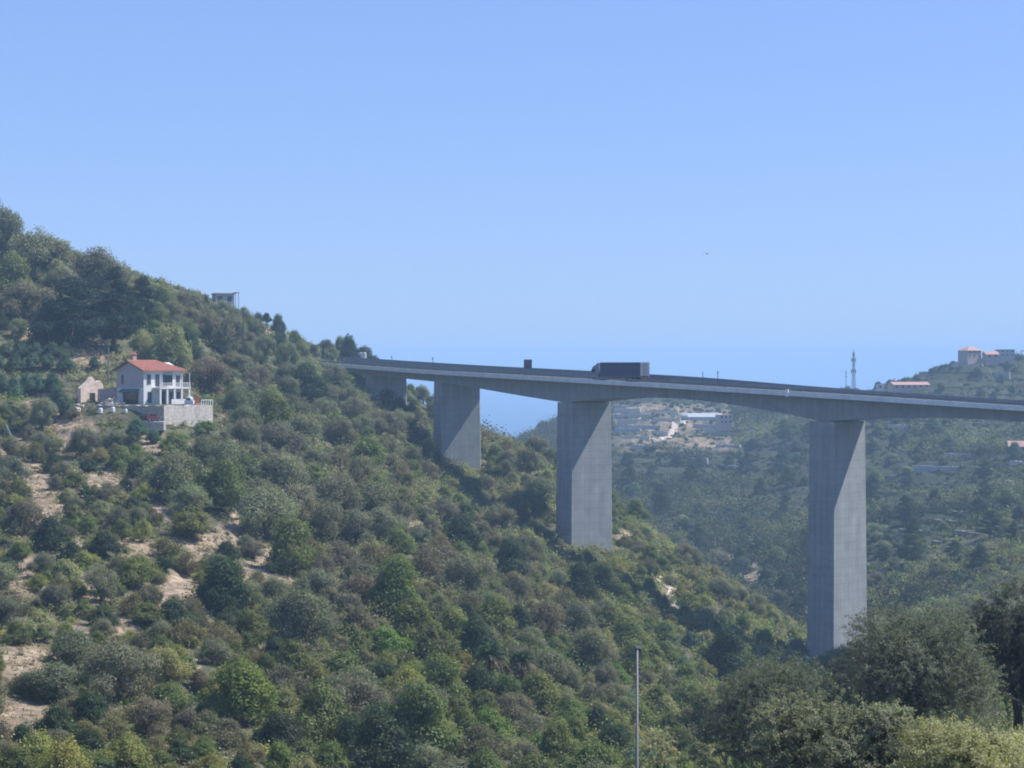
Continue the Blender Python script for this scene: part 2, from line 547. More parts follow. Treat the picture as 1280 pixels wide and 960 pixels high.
HW = 6.6     # half width of the deck
BX = 4.9     # half width of the box girder
p3, _, _ = road(SP[3])
viaduct = thing('viaduct', 'tall grey concrete motorway viaduct on broad piers spanning the valley', 'viaduct', (0, 0, 0))
deck = sweep('deck', lambda s: [(-HW, -.02), (-HW, -.34), (-BX, -.62), (-BX + .12, -.62 - depth(s)), (BX - .12, -.62 - depth(s)), (BX, -.62), (far(s), -.34), (far(s), -.02)],
             0, S_END, M['girder'], viaduct)
rd = sweep('road_surface', lambda s: [(-HW + .5, .0), (far(s) - .5, .0)], 0, S_END, M['asphalt'], viaduct, closed=False)
for lat in (-4.6, 4.6):
    sweep('edge_line', lambda s: [(lat - .1, .006), (lat + .1, .006)], 0, S_END, M['paint'], rd, closed=False)
for s in np.arange(1, S_END - 5, 9.0):
    vs = []
    for ds, a in ((0, -.08), (0, .08), (3.6, .08), (3.6, -.08)):
        p, t, n = road(s + ds); vs.append((p[0] + n[0] * a, p[1] + n[1] * a, p[2] + .006))
    MB().raw(vs, [(0, 1, 2, 3)]).build('lane_line', M['paint'], rd)
sweep('parapet', lambda s: [(-HW - .06, -.42), (-HW - .06, .42), (-HW + .28, .42), (-HW + .28, -.018), (-HW + .02, -.018)][::-1], 0, S_END, M['parapet'], viaduct)
S_LOW = s_at_px(1075, HW)
sweep('far_parapet', lambda s: [(far(s) - .28, .002), (far(s) - .28, .95), (far(s) + .06, .95), (far(s) + .06, -.4)], 0, S_END, M['girder'], viaduct)


gr = sweep('guard_rail', lambda s: [(-HW + .37, .62), (-HW + .37, 1.0), (-HW + .47, 1.0), (-HW + .47, .62)], 0, S_END, M['galv'], viaduct)
pm = MB().box(-.06, .06, -.05, .05, 0, .98).mesh('rail_post', M['galv'])
for s in np.arange(2, S_END - 1, 6.0):
    p, t, n = road(s); a = p[:2] + n * (-HW + .56)
    q = link('rail_post', pm, gr); q.location = (a[0], a[1], p[2]); q.rotation_euler = (0, 0, math.atan2(t[1], t[0]))
bh = lambda s: .96 + .62 * float(sstep(S_LOW, S_LOW - 45, s)) + .04
sweep('noise_barrier', lambda s: [(far(s) - .16, .954), (far(s) - .16, bh(s)), (far(s) - .04, bh(s)), (far(s) - .04, .954)], 0, S_LOW, M['barrier'], viaduct)


def pier(s, cap=True, zlow=None):
    p, t, n = road(s)
    top = p[2] - .62 - depth(s) + .05
    g = min(gz(p[0] + n[0] * a, p[1] + n[1] * a) for a in (-5, 0, 5)) - 4
    ang = math.atan2(t[1], t[0])
    o = MB()
    tw, tt = 5.0, 2.75
    bw = tw + .012 * (top - g)        # slight batter
    bt = tt + .006 * (top - g)
    c = .18
    ring = lambda a, b, z: [(-a + c, -b, z), (a - c, -b, z), (a, -b + c, z), (a, b - c, z), (a - c, b, z), (-a + c, b, z), (-a, b - c, z), (-a, -b + c, z)]
    vs = ring(bt, bw, g - p[2]) + ring(tt, tw, top - p[2])
    o.raw(vs, [tuple(range(8))[::-1], tuple(range(8, 16))] + [(i, (i + 1) % 8, 8 + (i + 1) % 8, 8 + i) for i in range(8)])
    q = o.build('pier', M['concrete'], viaduct)
    q.location = (p[0], p[1], p[2]); q.rotation_euler = (0, 0, ang)
    return q


piers = [pier(s) for s in SP]
for q, l in zip(piers, ['short pier in deep shade at the hill end', 'pale pier on the wooded slope', 'grey pier rising from the middle of the slope', 'tallest pier, its foot behind olive trees']):
    q['label'] = l
# seat of the girder on the hill
p, t, n = road(s_near(-61, 588))
a = MB().box(-4, 4, -6.4, 6.4, -16, -.7); a = a.build('abutment', M['girder'], viaduct)
a.location = (p[0], p[1], p[2] - 1.4); a.rotation_euler = (0, 0, math.atan2(t[1], t[0]))
# pale marker fixed to the outside of the parapet
p, t, n = road(s_at_px(984, -HW))
mk = MB().box(-.35, .35, -.14, .14, -.55, .75).build('drain_box', M['white'], viaduct, bevel=.03)
mk.location = (p[0] - n[0] * (HW + .20), p[1] - n[1] * (HW + .20), p[2]); mk.rotation_euler = (0, 0, math.atan2(t[1], t[0]))
mk['label'] = 'small pale box fixed to the outside of the parapet'


def on_deck(px, lat):
    s = s_at_px(px, lat); p, t, n = road(s)
    return Vector((p[0] + n[0] * lat, p[1] + n[1] * lat, p[2])), math.atan2(t[1], t[0]), s


# the back of a large road sign
loc, a, _ = on_deck(660, 4.9)
t_ = thing('road_sign', 'dark square back of a road sign standing alone on the viaduct deck', 'road sign', loc, a)
s_ = MB().box(-.05, .05, -1.0, 1.0, 1.55, 3.65).build('panel', M['signback'], t_, bevel=.02)
o_ = MB()
for z in (2.0, 2.6, 3.2): o_.box(.052, .11, -.95, .95, z - .04, z + .04)
o_.build('stiffener', M['darkmetal'], s_)
for y in (-.7, .7): MB().tube([(.15, y, 0), (.15, y, 3.5)], .055).build('post', M['darkmetal'], t_)
# small marker signs on thin posts
for px, lat, h, r, lab in [(541, 5.4, 3.2, .34, 'thin dark marker sign on the deck above the pale pier nearest the hill'),
                           (897, 5.4, 3.1, .42, 'small diamond warning sign on the deck, right of the truck'),
                           (879, 5.4, 2.75, .26, 'tiny marker sign between the truck and the diamond warning sign'),
                           (490, 5.4, 2.9, .3, 'thin marker sign at the hill end of the viaduct deck')]:
    loc, a, _ = on_deck(px, lat)
    t_ = thing('marker_sign', lab, 'sign', loc, a, 'marker signs on the viaduct')
    MB().tube([(0, 0, 0), (0, 0, h)], .07).build('post', M['darkmetal'], t_)
    if px in (897,):
        d_ = MB().prism([(0, h - 2 * r), (r, h - r), (0, h), (-r, h - r)], -.03, .03)
    else:
        d_ = MB().box(-r * .6, r * .6, -.03, .03, h - 2 * r, h)
    d_ = d_.build('plate', M['signback'], t_); d_.rotation_euler = (0, 0, math.pi / 2 - a * .5); d_.location = (.1, -.1, 0)

# ------------------------------------------------------------------ articulated lorry, heading away to the hill
loc, a, s_tr = on_deck(779, .9)
lorry = thing('articulated_truck', 'articulated truck with a dark navy trailer driving along the viaduct', 'truck', loc, a + math.pi)
L0, L1 = -6.6, 5.9      # trailer rear and front; +x is forward
tr = MB().box(L0, L1, -1.27, 1.27, 1.15, 4.0).build('trailer', M['navy'], lorry, bevel=.05)
for sgn in (-1, 1): MB().box(L0 + .02, L1 - .02, sgn * 1.285 - .02, sgn * 1.285 + .02, 1.06, 1.2).build('side_rail', M['greydoor'], tr)
for sgn in (-1, 1):
    dr = MB().box(L0 - .07, L0 - .005, min(sgn * .02, sgn * 1.25), max(sgn * .02, sgn * 1.25), 1.18, 3.96).build('rear_door', M['greydoor'], tr, bevel=.015)
    MB().tube([(L0 - .1, sgn * .4, 1.25), (L0 - .1, sgn * .4, 3.9)], .03).build('locking_bar', M['galv'], tr)
    MB().box(L0 - .1, L0 + .05, sgn * 1.0 - .2, sgn * 1.0 + .2, .82, 1.02).build('tail_light', M['lightred'], lorry)
MB().box(L0 + .1, 8.6, -.45, .45, .75, 1.1).build('chassis', M['darkmetal'], lorry)
MB().box(L0, L0 + .1, -1.2, 1.2, .5, .72).build('bumper', M['darkmetal'], lorry)
cab = MB().prism([(6.5, .6), (8.75, .6), (8.85, 1.6), (8.55, 2.9), (7.9, 3.35), (6.5, 3.35)], -1.22, 1.22).build('cab', M['cab'], lorry, bevel=.06)
MB().prism([(8.84, 1.75), (8.62, 2.75), (8.58, 2.75), (8.8, 1.75)][::-1], -1.1, 1.1).build('windscreen', M['glass'], cab).location = (.05, 0, 0)
for sgn in (-1, 1):
    MB().box(7.5, 8.4, sgn * 1.235 - .012, sgn * 1.235 + .012, 1.9, 2.65).build('side_window', M['glass'], cab)
    MB().box(8.3, 8.45, sgn * 1.42 - .1, sgn * 1.42 + .1, 1.9, 2.5).build('mirror', M['darkmetal'], cab)
MB().prism([(6.5, 3.36), (7.8, 3.36), (7.0, 3.85), (6.5, 3.9)], -1.1, 1.1).build('roof_fairing', M['cab'], cab, bevel=.05)


def wheel(parent, x, y, r=.5, w=.32):
    o = MB().tube([(x, y - w / 2, r), (x, y - w / 2 + .03, r), (x, y + w / 2 - .03, r), (x, y + w / 2, r)], [r * .93, r, r, r * .93], 16).build('wheel', M['rubber'], parent)
    sg = 1 if y > 0 else -1
    MB().tube([(x, y + sg * (w / 2 - .01), r), (x, y + sg * (w / 2 + .02), r)], r * .55, 12).build('rim', M['galv'], o)


for x in (L0 + 1.6, L0 + 2.9, L0 + 4.2, 6.9, 8.0):
    for y in (-1.05, 1.05): wheel(lorry, x, y)

# ------------------------------------------------------------------ the white house with the red roof
HB = R(46)                                   # the long front turns to the right of the line of sight
hz = HOUSE.z
hc = W(163.0, 505, 352)                      # left rear of the front, i.e. the gable corner is near column 181
corner = W(179.5, 505, 345)
house = thing('white_house', 'two-storey white house with a red tiled roof and columned terrace on the hillside', 'house', (corner.x, corner.y, hz), HB)
HL, HD, HE = 8.6, 8.4, 6.05                  # front length, depth, eave height;  x along the front, y into the house
w_ = MB().prism([(0, -3), (HD, -3), (HD, HE), (HD / 2, HE + 1.45), (0, HE)], 0, HL)
vs = [(y, x, z) for x, y, z in w_.v]         # prism runs along y; turn it so that it runs along x
wl = MB().raw(vs, w_.f).build('wall', M['plaster'], house)
# white gable turned from the sun: shade put into a mauve-grey sheet
MB().raw([(-.012, 0.02, 2.9), (-.012, HD - .02, 2.9), (-.012, HD - .02, HE - .12), (-.012, HD / 2, HE + 1.28), (-.012, .02, HE - .12)], [(0, 1, 2, 3, 4)]).build('gable_shade', M['plastergrey'], wl)
# roof: gable on the left, hip on the right
e, zr, th = .65, HE + 1.62, .16
ze = HE + .04
A0, A1 = (-e, -e, ze - .2), (HL + e, -e, ze - .2)
B0, B1 = (-e, HD + e, ze - .2), (HL + e, HD + e, ze - .2)
R0, R1 = (-e, HD / 2, zr), (HL - 3.0, HD / 2, zr)
up = lambda v: (v[0], v[1], v[2] + th)
vs = [A0, A1, B1, B0, R0, R1]
vs2 = vs + [up(v) for v in vs]
fs = [(0, 1, 5, 4), (1, 2, 5), (2, 3, 4, 5)]
fs = [tuple(i + 6 for i in f) for f in fs] + [f[::-1] for f in fs] + [(0, 1, 7, 6), (1, 2, 8, 7), (2, 3, 9, 8), (3, 4, 10, 9), (4, 0, 6, 10)]
rf = MB().raw(vs2, fs).build('roof', M['tile'], house)
o_ = MB()
for k in range(int((HL + 2 * e) / .42)):     # tile rolls down the front slope
    x = -e + .2 + k * .42
    top = 1.0 if x < HL - 3.0 else max(.03, (HL + e - x) / (3.0 + e))
    y1, z1 = -e + (HD / 2 + e) * top, ze - .2 + (zr - ze + .2) * top
    o_.tube([(x, -e - .03, ze - .2 + th), (x, y1, z1 + th)], .085, 6)
o_.build('tile_roll', M['tile'], rf)
MB().tube([(-e, HD / 2, zr + th), (HL - 3, HD / 2, zr + th), (HL + e, -e, ze - .2 + th)], .14, 6).build('ridge_tile', M['tile'], rf)
MB().raw([(-e - .01, -e, ze - .24), (-e - .01, HD / 2, zr - .03), (-e - .01, HD + e, ze - .24), (-e - .01, HD + e, ze - .02), (-e - .01, HD / 2, zr + .18), (-e - .01, -e, ze - .02)],
         [(0, 1, 4, 5), (1, 2, 3, 4)]).build('verge_board', M['darkmetal'], rf)
ch = MB().box(1.2, 2.0, 5.0, 5.8, HE + .3, HE + 2.9).build('chimney', M['plasterpink'], rf, bevel=.02)
MB().prism([(1.05, HE + 2.9), (2.15, HE + 2.9), (1.6, HE + 3.35)], 4.85, 5.95).build('chimney_cap', M['tile'], ch)


def window(parent, x0, x1, z0, z1, y=0.0, name='window', deep=.02):
    o = MB().box(x0, x1, y - deep, y - deep + .01, z0, z1).build(name, M['glass'], parent)
    f = MB()
    for a0, a1, b0, b1 in ((x0 - .07, x0, z0 - .07, z1 + .07), (x1, x1 + .07, z0 - .07, z1 + .07), (x0, x1, z1, z1 + .07), (x0, x1, z0 - .07, z0), ((x0 + x1) / 2 - .025, (x0 + x1) / 2 + .025, z0, z1)):
        f.box(a0, a1, y - deep - .04, y - .002, b0, b1)
    f.build('frame', M['plastergrey'], o)
    return o


window(house, .75, 1.5, 3.55, 5.3, name='window')
window(house, 2.55, 3.35, 3.2, 5.3, name='balcony_door')
lg = MB().box(4.2, 6.3, -.03, -.005, 3.3, 5.2).build('loggia_shade', M['glass'], house)  # dark sheet on the wall for the shade inside the loggia
MB().prism([(4.1, 5.2), (6.5, 5.2), (6.5, 5.3), (4.1, 5.3)], -1.1, -.035).build('awning', M['green'], house).rotation_euler = (0, 0, 0)
window(house, 7.1, 7.9, 3.2, 5.1, name='balcony_door')
window(house, .9, 1.7, .2, 2.2, name='door')
# columned terrace in front of the ground floor, a balcony on top of it
bal = MB().box(1.95, HL + .1, -2.3, -.004, 2.72, 2.98).build('balcony', M['plaster'], house)
for x in (2.1, 3.6, 5.2, 6.8, 8.45):
    MB().box(x - .17, x + .17, -2.25, -1.91, -1.2, 2.717).build('column', M['plaster'], house, bevel=.02)
o_ = MB().box(1.95, HL + .1, -2.28, -2.2, 3.75, 3.83)
for k in range(34): o_.box(2.0 + k * .2, 2.05 + k * .2, -2.26, -2.21, 2.983, 3.75)
o_.box(HL + .02, HL + .08, -2.2, 0, 3.75, 3.83)
o_.build('balcony_railing', M['plaster'], bal)
for x in (6.9, HL): MB().box(x - .07, x + .07, -2.1, -1.96, 2.983, 5.62).build('balcony_post', M['plastergrey'], bal)
window(house, 3.9, 4.9, .0, 2.25, name='door')
window(house, 5.7, 6.4, .6, 2.1); window(house, 7.3, 8.0, .6, 2.1)
MB().box(4.5, HL + .1, -2.24, -2.14, -.2, .85).build('terrace_balustrade', M['plaster'], house)
# gable side: small window above, wide opening with a green canopy below
g_ = MB().box(-.04, -.014, 6.2, 6.9, 3.6, 5.2).build('window', M['glass'], house); g_['label'] = 'narrow window in the gable wall'
MB().box(-.03, -.004, 1.6, 6.4, -.1, 2.1).build('garage_shade', M['glass'], house)  # flat dark sheet in place of the shade within the garage
cn = MB().raw([(0, 1.3, 2.75), (0, 6.8, 2.75), (-.9, 6.8, 2.15), (-.9, 1.3, 2.15), (0, 1.3, 2.65), (0, 6.8, 2.65), (-.9, 6.8, 2.05), (-.9, 1.3, 2.05)],
              [(0, 1, 2, 3), (4, 7, 6, 5), (0, 3, 7, 4), (1, 5, 6, 2), (3, 2, 6, 7)]).build('canopy', M['green'], house)

# retaining walls of its yard
def wall_run(name, label, cat, p0, p1, z0, z1, thick, m, group=None, cap=None):
    a = Vector((p0[0], p0[1], 0)); b = Vector((p1[0], p1[1], 0)); L_ = (b - a).length
    n = max(2, int(L_ / .9)); rr = random.Random(int(L_ * 1000))
    o = MB(); vs, fs = [], []
    for i in range(n + 1):
        x = L_ * i / n; h = z1 + rr.uniform(-.1, .1); j = rr.uniform(-.06, .06)
        vs += [(x, j, z0 + rr.uniform(-.1, .1)), (x, j + rr.uniform(-.02, .02), h), (x, thick, h), (x, thick, z0)]
    for i in range(n):
        for k in range(4):
            fs.append((i * 4 + k, i * 4 + (k + 1) % 4, i * 4 + 4 + (k + 1) % 4, i * 4 + 4 + k))
    fs += [(3, 2, 1, 0), tuple(n * 4 + k for k in range(4))]
    o.raw(vs, fs)
    q = o.build(name, m)
    q.location = (a.x, a.y, 0); q.rotation_euler = (0, 0, math.atan2(b.y - a.y, b.x - a.x))
    tag(q, label, cat, group, 'thing')
    return q


p0, p1 = W(205, 500, 333), W(266, 500, 341)
wr = wall_run('terrace_wall', 'pale beige stone terrace wall below and right of the white house', 'wall', p0, p1, hz - 4.6, hz - .05, 1.0, M['stone'])
q_ = MB().box(0, 2.6, -.5, 0, -3.9, -2.7); 
t_ = thing('terrace_railing', 'low white railing on the right corner of the pale terrace wall', 'railing', W(266, 500, 341.4), 0)
t_.location.z = hz - .05; t_.rotation_euler.z = math.atan2(p0.y - p1.y, p0.x - p1.x)
MB().tube([(0, 0, .85), (2.6, 0, .85)], .05).build('top_rail', M['white'], t_)
for k in range(6): MB().box(.05 + k * .5 - .04, .05 + k * .5 + .04, -.04, .04, 0, .82).build('post', M['white'], t_)
wall_run('yard_wall', 'grey stone yard wall in shade under the gable of the white house', 'wall', W(121, 500, 341), W(203, 500, 333), hz - 3.6, hz - .1, .9, M['stonegrey'])
# things standing on the terrace
o_ = thing('dome_oven', 'pale round dome oven on the terrace beside the white house', 'oven', (W(235, 500, 341).x, 342.5, hz))
q_ = bmesh.new(); bmesh.ops.create_uvsphere(q_, u_segments=16, v_segments=8, radius=.75)
for v in q_.verts: v.co.z = max(v.co.z, -.05) * 1.0 + .75
me = bpy.data.meshes.new('dome'); q_.to_mesh(me); q_.free()
dm = link('dome', me, o_, M['greenhouse'], True)
MB().box(-.8, .8, -.7, .7, 0, .72).build('plinth', M['plaster'], o_, bevel=.03)
MB().box(-.25, .25, -.76, -.6, .76, 1.15).build('mouth', M['darkmetal'], o_)
o_ = thing('garden_chair', 'red garden chair behind the stone terrace wall', 'chair', (W(243.5, 500, 341).x, 343, hz), R(20))
MB().box(-.3, .3, -.28, .28, .42, .5).build('seat', M['redcloth'], o_, bevel=.02)
MB().box(-.3, .3, .25, .32, .5, 1.25).build('backrest', M['redcloth'], o_, bevel=.02)
for x in (-.26, .26):
    for y in (-.24, .24): MB().box(x - .03, x + .03, y - .03, y + .03, 0, .42).build('leg', M['redcloth'], o_)

# the dark red car below the wall
cp = W(188, 527, 328); cz = min(gz(cp.x + dx, cp.y + dy) for dx in (-1.6, 0, 1.6) for dy in (-1, 1))
cz = max(gz(cp.x, cp.y), -(527 - LEVEL) / F * 328)
car = thing('parked_car', 'dark red car parked below the stone walls of the white house', 'car', (cp.x, cp.y, cz), R(62))
bd = MB().prism([(-1.9, .28), (1.9, .28), (1.95, .62), (1.75, .82), (.95, .92), (.35, 1.42), (-1.35, 1.45), (-1.85, 1.0), (-1.95, .6)], -.82, .82).build('body', M['redpaint'], car, bevel=.09)
MB().prism([(-1.93, .95), (-1.46, 1.36), (-1.42, 1.34), (-1.86, .95)], -.68, .68).build('rear_window', M['glass'], car).location = (-.03, 0, 0)
MB().prism([(.42, 1.36), (.93, .96), (.97, .97), (.46, 1.38)], -.7, .7).build('windscreen', M['glass'], car)
for y in (-.83, .815): MB().prism([(-1.3, .95), (.75, .95), (.3, 1.34), (-1.2, 1.36)], y, y + .015).build('side_window', M['glass'], car)
for x in (-1.25, 1.25):
    for y in (-.75, .75): wheel(car, x, y, .31, .2)
for y in (-.62, .62): MB().box(-1.99, -1.92, y - .14, y + .14, .7, .85).build('tail_light', M['lightred'], car)
for y in (-.6, .6): MB().box(1.9, 1.97, y - .16, y + .16, .62, .76).build('headlight', M['white'], car)
# a levelled stand for the car
tag(MB().box(-2.4, 2.4, -1.9, 2.4, -1.5, -.01, R(5), (cp.x, cp.y, cz)).build('parking_pad', M['stonegrey']), 'grey levelled parking pad under the dark red car', kind='structure')

# white water barrels below the yard wall
for px, py, r, lab in [(125.5, 517, .36, 'white water barrel below the grey yard wall, farthest from the red car'), (141, 518, .36, 'white water barrel between the other two, below the grey yard wall'), (157, 519, .27, 'small white water barrel nearest to the dark red car')]:
    b = on_ground(px, py, 300) or W(px, py, 330)
    t_ = thing('water_barrel', lab, 'barrel', (b.x, b.y, b.z - .05), 0, 'white barrels below the yard wall')
    MB().tube([(0, 0, 0), (0, 0, .1), (0, 0, r * 1.2), (0, 0, r * 2.3), (0, 0, r * 2.5)], [r * .9, r, r * 1.06, r, r * .85], 14).build('drum', M['white'], t_, smooth=False)
    MB().tube([(0, 0, r * 2.5), (0, 0, r * 2.62)], r * .4, 10).build('lid', M['white'], t_)
# ruined stone hut and rubble left of the house
hp = at(114, 351); hp.z -= .3
hut = thing('ruined_hut', 'roofless pale stone hut with broken walls, left of the white house', 'ruin', hp, R(58))
hut.scale = (1.6, 1.5, 1.25)
MB().prism([(-1.9, -2), (1.7, -2), (1.7, 2.6), (1.2, 3.3), (.5, 3.1), (-.1, 3.9), (-.9, 3.0), (-1.9, 2.2)], -.25, .25).build('front_wall', M['rubble'], hut)
sw = MB().prism([(-.25, -2), (3.4, -2), (3.4, 1.4), (2.0, 2.3), (-.25, 3.0)], 1.45, 1.95).build('side_wall', M['rubble'], hut); sw.rotation_euler = (0, 0, R(90)); sw.location = (3.2, .25, 0)
MB().box(-.5, .35, -.29, -.252, -.4, 1.5).build('doorway_shade', M['glass'], hut)  # dark sheet stands for the shade in the hut's door gap


wall_run('ruined_wall', 'broken pale stone wall joining the ruined hut to the white house', 'wall', at(124, 350), at(153, 353), hz - 1.5, hz + 2.7, .6, M['rubble'])


def heap(name, label, cat, c, r, h, m, n=46, seed=3):
    rr = random.Random(seed); o = MB()
    for k in range(n):
        q = rr.random() ** .5 * r; a = rr.uniform(0, 6.3); s = rr.uniform(.2, .5) * r * .45
        x, y = q * math.cos(a), q * math.sin(a); z = h * (1 - (q / r) ** 1.5) * rr.uniform(.6, 1)
        pts = [(x + dx * s * rr.uniform(.7, 1.2), y + dy * s * rr.uniform(.7, 1.2), max(-.5, z - s * .6) + (dz + 1) * s * .6 * rr.uniform(.7, 1.1)) for dx in (-1, 1) for dy in (-1, 1) for dz in (-1, 1)]
        o.raw(pts, [(0, 1, 3, 2), (4, 6, 7, 5), (0, 4, 5, 1), (2, 3, 7, 6), (0, 2, 6, 4), (1, 5, 7, 3)])
    o.raw([(r * math.cos(k * .524), r * math.sin(k * .524), -.6) for k in range(12)] + [(0, 0, h * .8)], [(k, (k + 1) % 12, 12) for k in range(12)])
    q = o.build(name, m); q.location = c
    return tag(q, label, cat)


heap('rubble_pile', 'heap of pinkish rubble between the ruined hut and the white house', 'rubble pile', at(141, 345), 2.0, 1.4, M['rubble'])
heap('stone_pile', 'pale stone heap at the foot of the ruined hut', 'stone pile', at(97, 346), 1.7, 1.0, M['stone'], seed=5)

# utility poles
pp = at(135.5, 366)
po = thing('utility_pole', 'pale utility pole with a crossarm and wire above the ruined hut', 'utility pole', pp)
hgt = -(427 - LEVEL) / F * 366 - pp.z
MB().tube([(0, 0, -1), (0, 0, hgt)], [.15, .1], 8).build('pole', M['wood'], po)
MB().box(-2.0, .3, -.07, .07, hgt - .75, hgt - .6).build('crossarm', M['wood'], po)
for x in (-1.8, -1.0): MB().tube([(x, 0, hgt - .6), (x, 0, hgt - .4)], .06).build('insulator', M['white'], po)
wv = [Vector((-1.8 - 30 * k / 12, -6 * k / 12, hgt - .42 - 1.3 * math.sin(math.pi * k / 12 * .6))) for k in range(13)]
MB().tube(wv, .022, 4).build('wire', M['darkmetal'], po)
pp = at(304, 430); hgt = -(385 - LEVEL) / F * 430 - pp.z
po = thing('utility_pole', 'tall thin dark utility pole among trees below the little ridge house', 'utility pole', pp, 0)
MB().tube([(0, 0, -1), (0, 0, hgt)], [.17, .11], 8).build('pole', M['darkmetal'], po)
MB().box(-.5, .5, -.06, .06, hgt - .5, hgt - .38).build('crossarm', M['darkmetal'], po)
# leaning plank
b = on_ground(15, 553, 250)
q = MB().box(-.13, .13, -.04, .04, 0, 3.6).build('leaning_plank', M['plank']); q.location = b + Vector((.4, 0, -.2)); q.rotation_euler = (R(-12), R(-28), 0)
tag(q, 'bleached plank leaning on the terrace slope left of the white house', 'plank')
b = on_ground(4, 545, 250)
q = MB().box(-.1, .1, -.04, .04, 0, 3.0).build('leaning_plank', M['wood']); q.location = b + Vector((.5, .4, -.2)); q.rotation_euler = (R(-10), R(22), 0)
tag(q, 'dark plank crossing the bleached leaning plank', 'plank')

# ------------------------------------------------------------------ small and far buildings
def building(label, cat, px, d, w, dp, h, roof='gable', mw='plaster', mr='tile', rz=0.0, group=None, wins=3, floors=1, dz=0.0, rise=.28, name='house', z=None):
    p = at(px, d)
    if z is not None: p.z = -(z - LEVEL) / F * d
    t = thing(name, label, cat, (p.x, p.y, p.z + dz), rz, group)
    wl = MB().box(-w / 2, w / 2, -dp / 2, dp / 2, -3, h).build('wall', M[mw], t)
    e = .4
    if roof == 'flat':
        MB().box(-w / 2 - .2, w / 2 + .2, -dp / 2 - .2, dp / 2 + .2, h + .002, h + .35).build('roof', M[mr], t)
    elif roof == 'gable':
        r = MB().prism([(-dp / 2 - e, h - .1), (dp / 2 + e, h - .1), (0, h + (dp / 2 + e) * rise * 2)], -w / 2 - e, w / 2 + e)
        r.v = [(y, x, z_) for x, y, z_ in r.v]
        r.build('roof', M[mr], t)
    else:
        zt = h + dp * rise
        a, b = w / 2 + e, dp / 2 + e
        MB().raw([(-a, -b, h - .1), (a, -b, h - .1), (a, b, h - .1), (-a, b, h - .1), (-max(.05, a - b), 0, zt), (max(.05, a - b), 0, zt)],
                 [(0, 1, 5, 4), (1, 2, 5), (2, 3, 4, 5), (3, 0, 4), (3, 2, 1, 0)]).build('roof', M[mr], t)
    for f_ in range(floors):
        z0 = .9 + f_ * (h / floors)
        for k in range(wins):
            x = -w / 2 + w * (k + .5) / wins
            q = MB().box(x - .55, x + .55, -dp / 2 - .03, -dp / 2 - .005, z0, z0 + min(1.5, h / floors - 1.2)).build('window', M['glass'], t)
            MB().box(x - .7, x + .7, -dp / 2 - .12, -dp / 2 - .004, z0 - .16, z0 - .04).build('sill', M['parapet'], q)
    return t


rh = building('little white flat-roofed house alone on the left ridge', 'house', 279, 512, 5.0, 4.6, 2.9, 'flat', 'plasterpale', 'tilepale', R(20), wins=2, z=382, name='ridge_house')
for x in (2.9, 3.7): MB().box(x - .06, x + .06, -2.4, -2.28, -1.5, 3.3).build('pergola_post', M['wood'], rh)
MB().box(2.7, 3.9, -2.5, 2.0, 3.35, 3.5).build('pergola_roof', M['wood'], rh)
building('two-storey villa with a hipped red roof on the far right skyline', 'house', 1212, 1015, 9, 8, 4.2, 'hip', 'plasterpink', 'tilepale', R(25), wins=3, floors=2, z=448, name='hilltop_villa')
building('low outbuilding with a pink roof between two skyline villas', 'house', 1238, 1012, 7, 5, 2.6, 'gable', 'plasterpink', 'tilepale', R(10), wins=2, z=449, name='outbuilding')
building('pale wide house with a flat roof at the right end of the far skyline', 'house', 1256, 1030, 10, 8, 4.0, 'flat', 'plastergrey', 'tilepale', R(-12), wins=4, floors=2, z=447, name='skyline_house')
building('long low house with a faded red roof above the right end of the viaduct', 'house', 1136, 985, 19, 9, 2.6, 'gable', 'plasterpink', 'tilepale', R(8), wins=6, z=487, name='long_house', rise=.14)
building('small pale house right of the long low red-roofed house', 'house', 1176, 990, 6, 5, 2.4, 'gable', 'plaster', 'tilepale', R(15), wins=2, z=487, name='small_house', rise=.2)
building('tiny white hut left of the long low red-roofed house', 'hut', 1100, 985, 3.4, 3, 2.2, 'flat', 'plaster', 'plaster', R(0), wins=1, z=487, name='white_hut')
building('small house with a red roof at the right edge, low on the far slope', 'house', 1273, 800, 8, 7, 2.8, 'gable', 'plasterpink', 'tilepale', R(-10), wins=2, z=566, name='slope_house')
building('pinkish terraced building on the far slope under the viaduct', 'building', 905, 1010, 7, 7, 5, 'flat', 'plasterpink', 'tilepale', R(12), wins=3, floors=2, z=531, name='terraced_building')


def greenhouse(label, px, py, d, w, dp, h, rz=0.0):
    p = W(px, py, d)
    t = thing('greenhouse', label, 'greenhouse', p, rz, 'greenhouses on the far terraces')
    MB().box(-w / 2, w / 2, -dp / 2, dp / 2, -4, h * .6).build('glass_wall', M['greenhouse'], t)
    o = MB()
    nb = max(1, int(dp / 4))
    for k in range(nb):
        y0 = -dp / 2 + dp * k / nb; y1 = -dp / 2 + dp * (k + 1) / nb
        o.prism([(y0, h * .6 + .003), (y1, h * .6 + .003), ((y0 + y1) / 2, h)], -w / 2, w / 2)
    o.v = [(y, x, z) for x, y, z in o.v]
    o.build('glass_roof', M['greenhouse'], t)
    q = MB()
    for k in range(int(w / 2.5) + 1):
        x = -w / 2 + k * 2.5
        q.box(x - .06, x + .06, -dp / 2 - .05, -dp / 2 - .003, -1, h * .6)
    q.build('frame', M['galv'], t)


greenhouse('long white greenhouse just under the girder between the two tall piers', 845, 503, 1180, 22, 12, 3.2, R(6))
greenhouse('short white greenhouse right of the long one under the girder', 868, 501, 1190, 10, 8, 2.6, R(-8))
greenhouse('small white greenhouse beside the top of the middle pier', 792, 501, 1200, 11, 8, 2.6, R(4))
greenhouse('large grey greenhouse below the two white ones on the far terraces', 877, 527, 1060, 20, 16, 4.6, R(10))

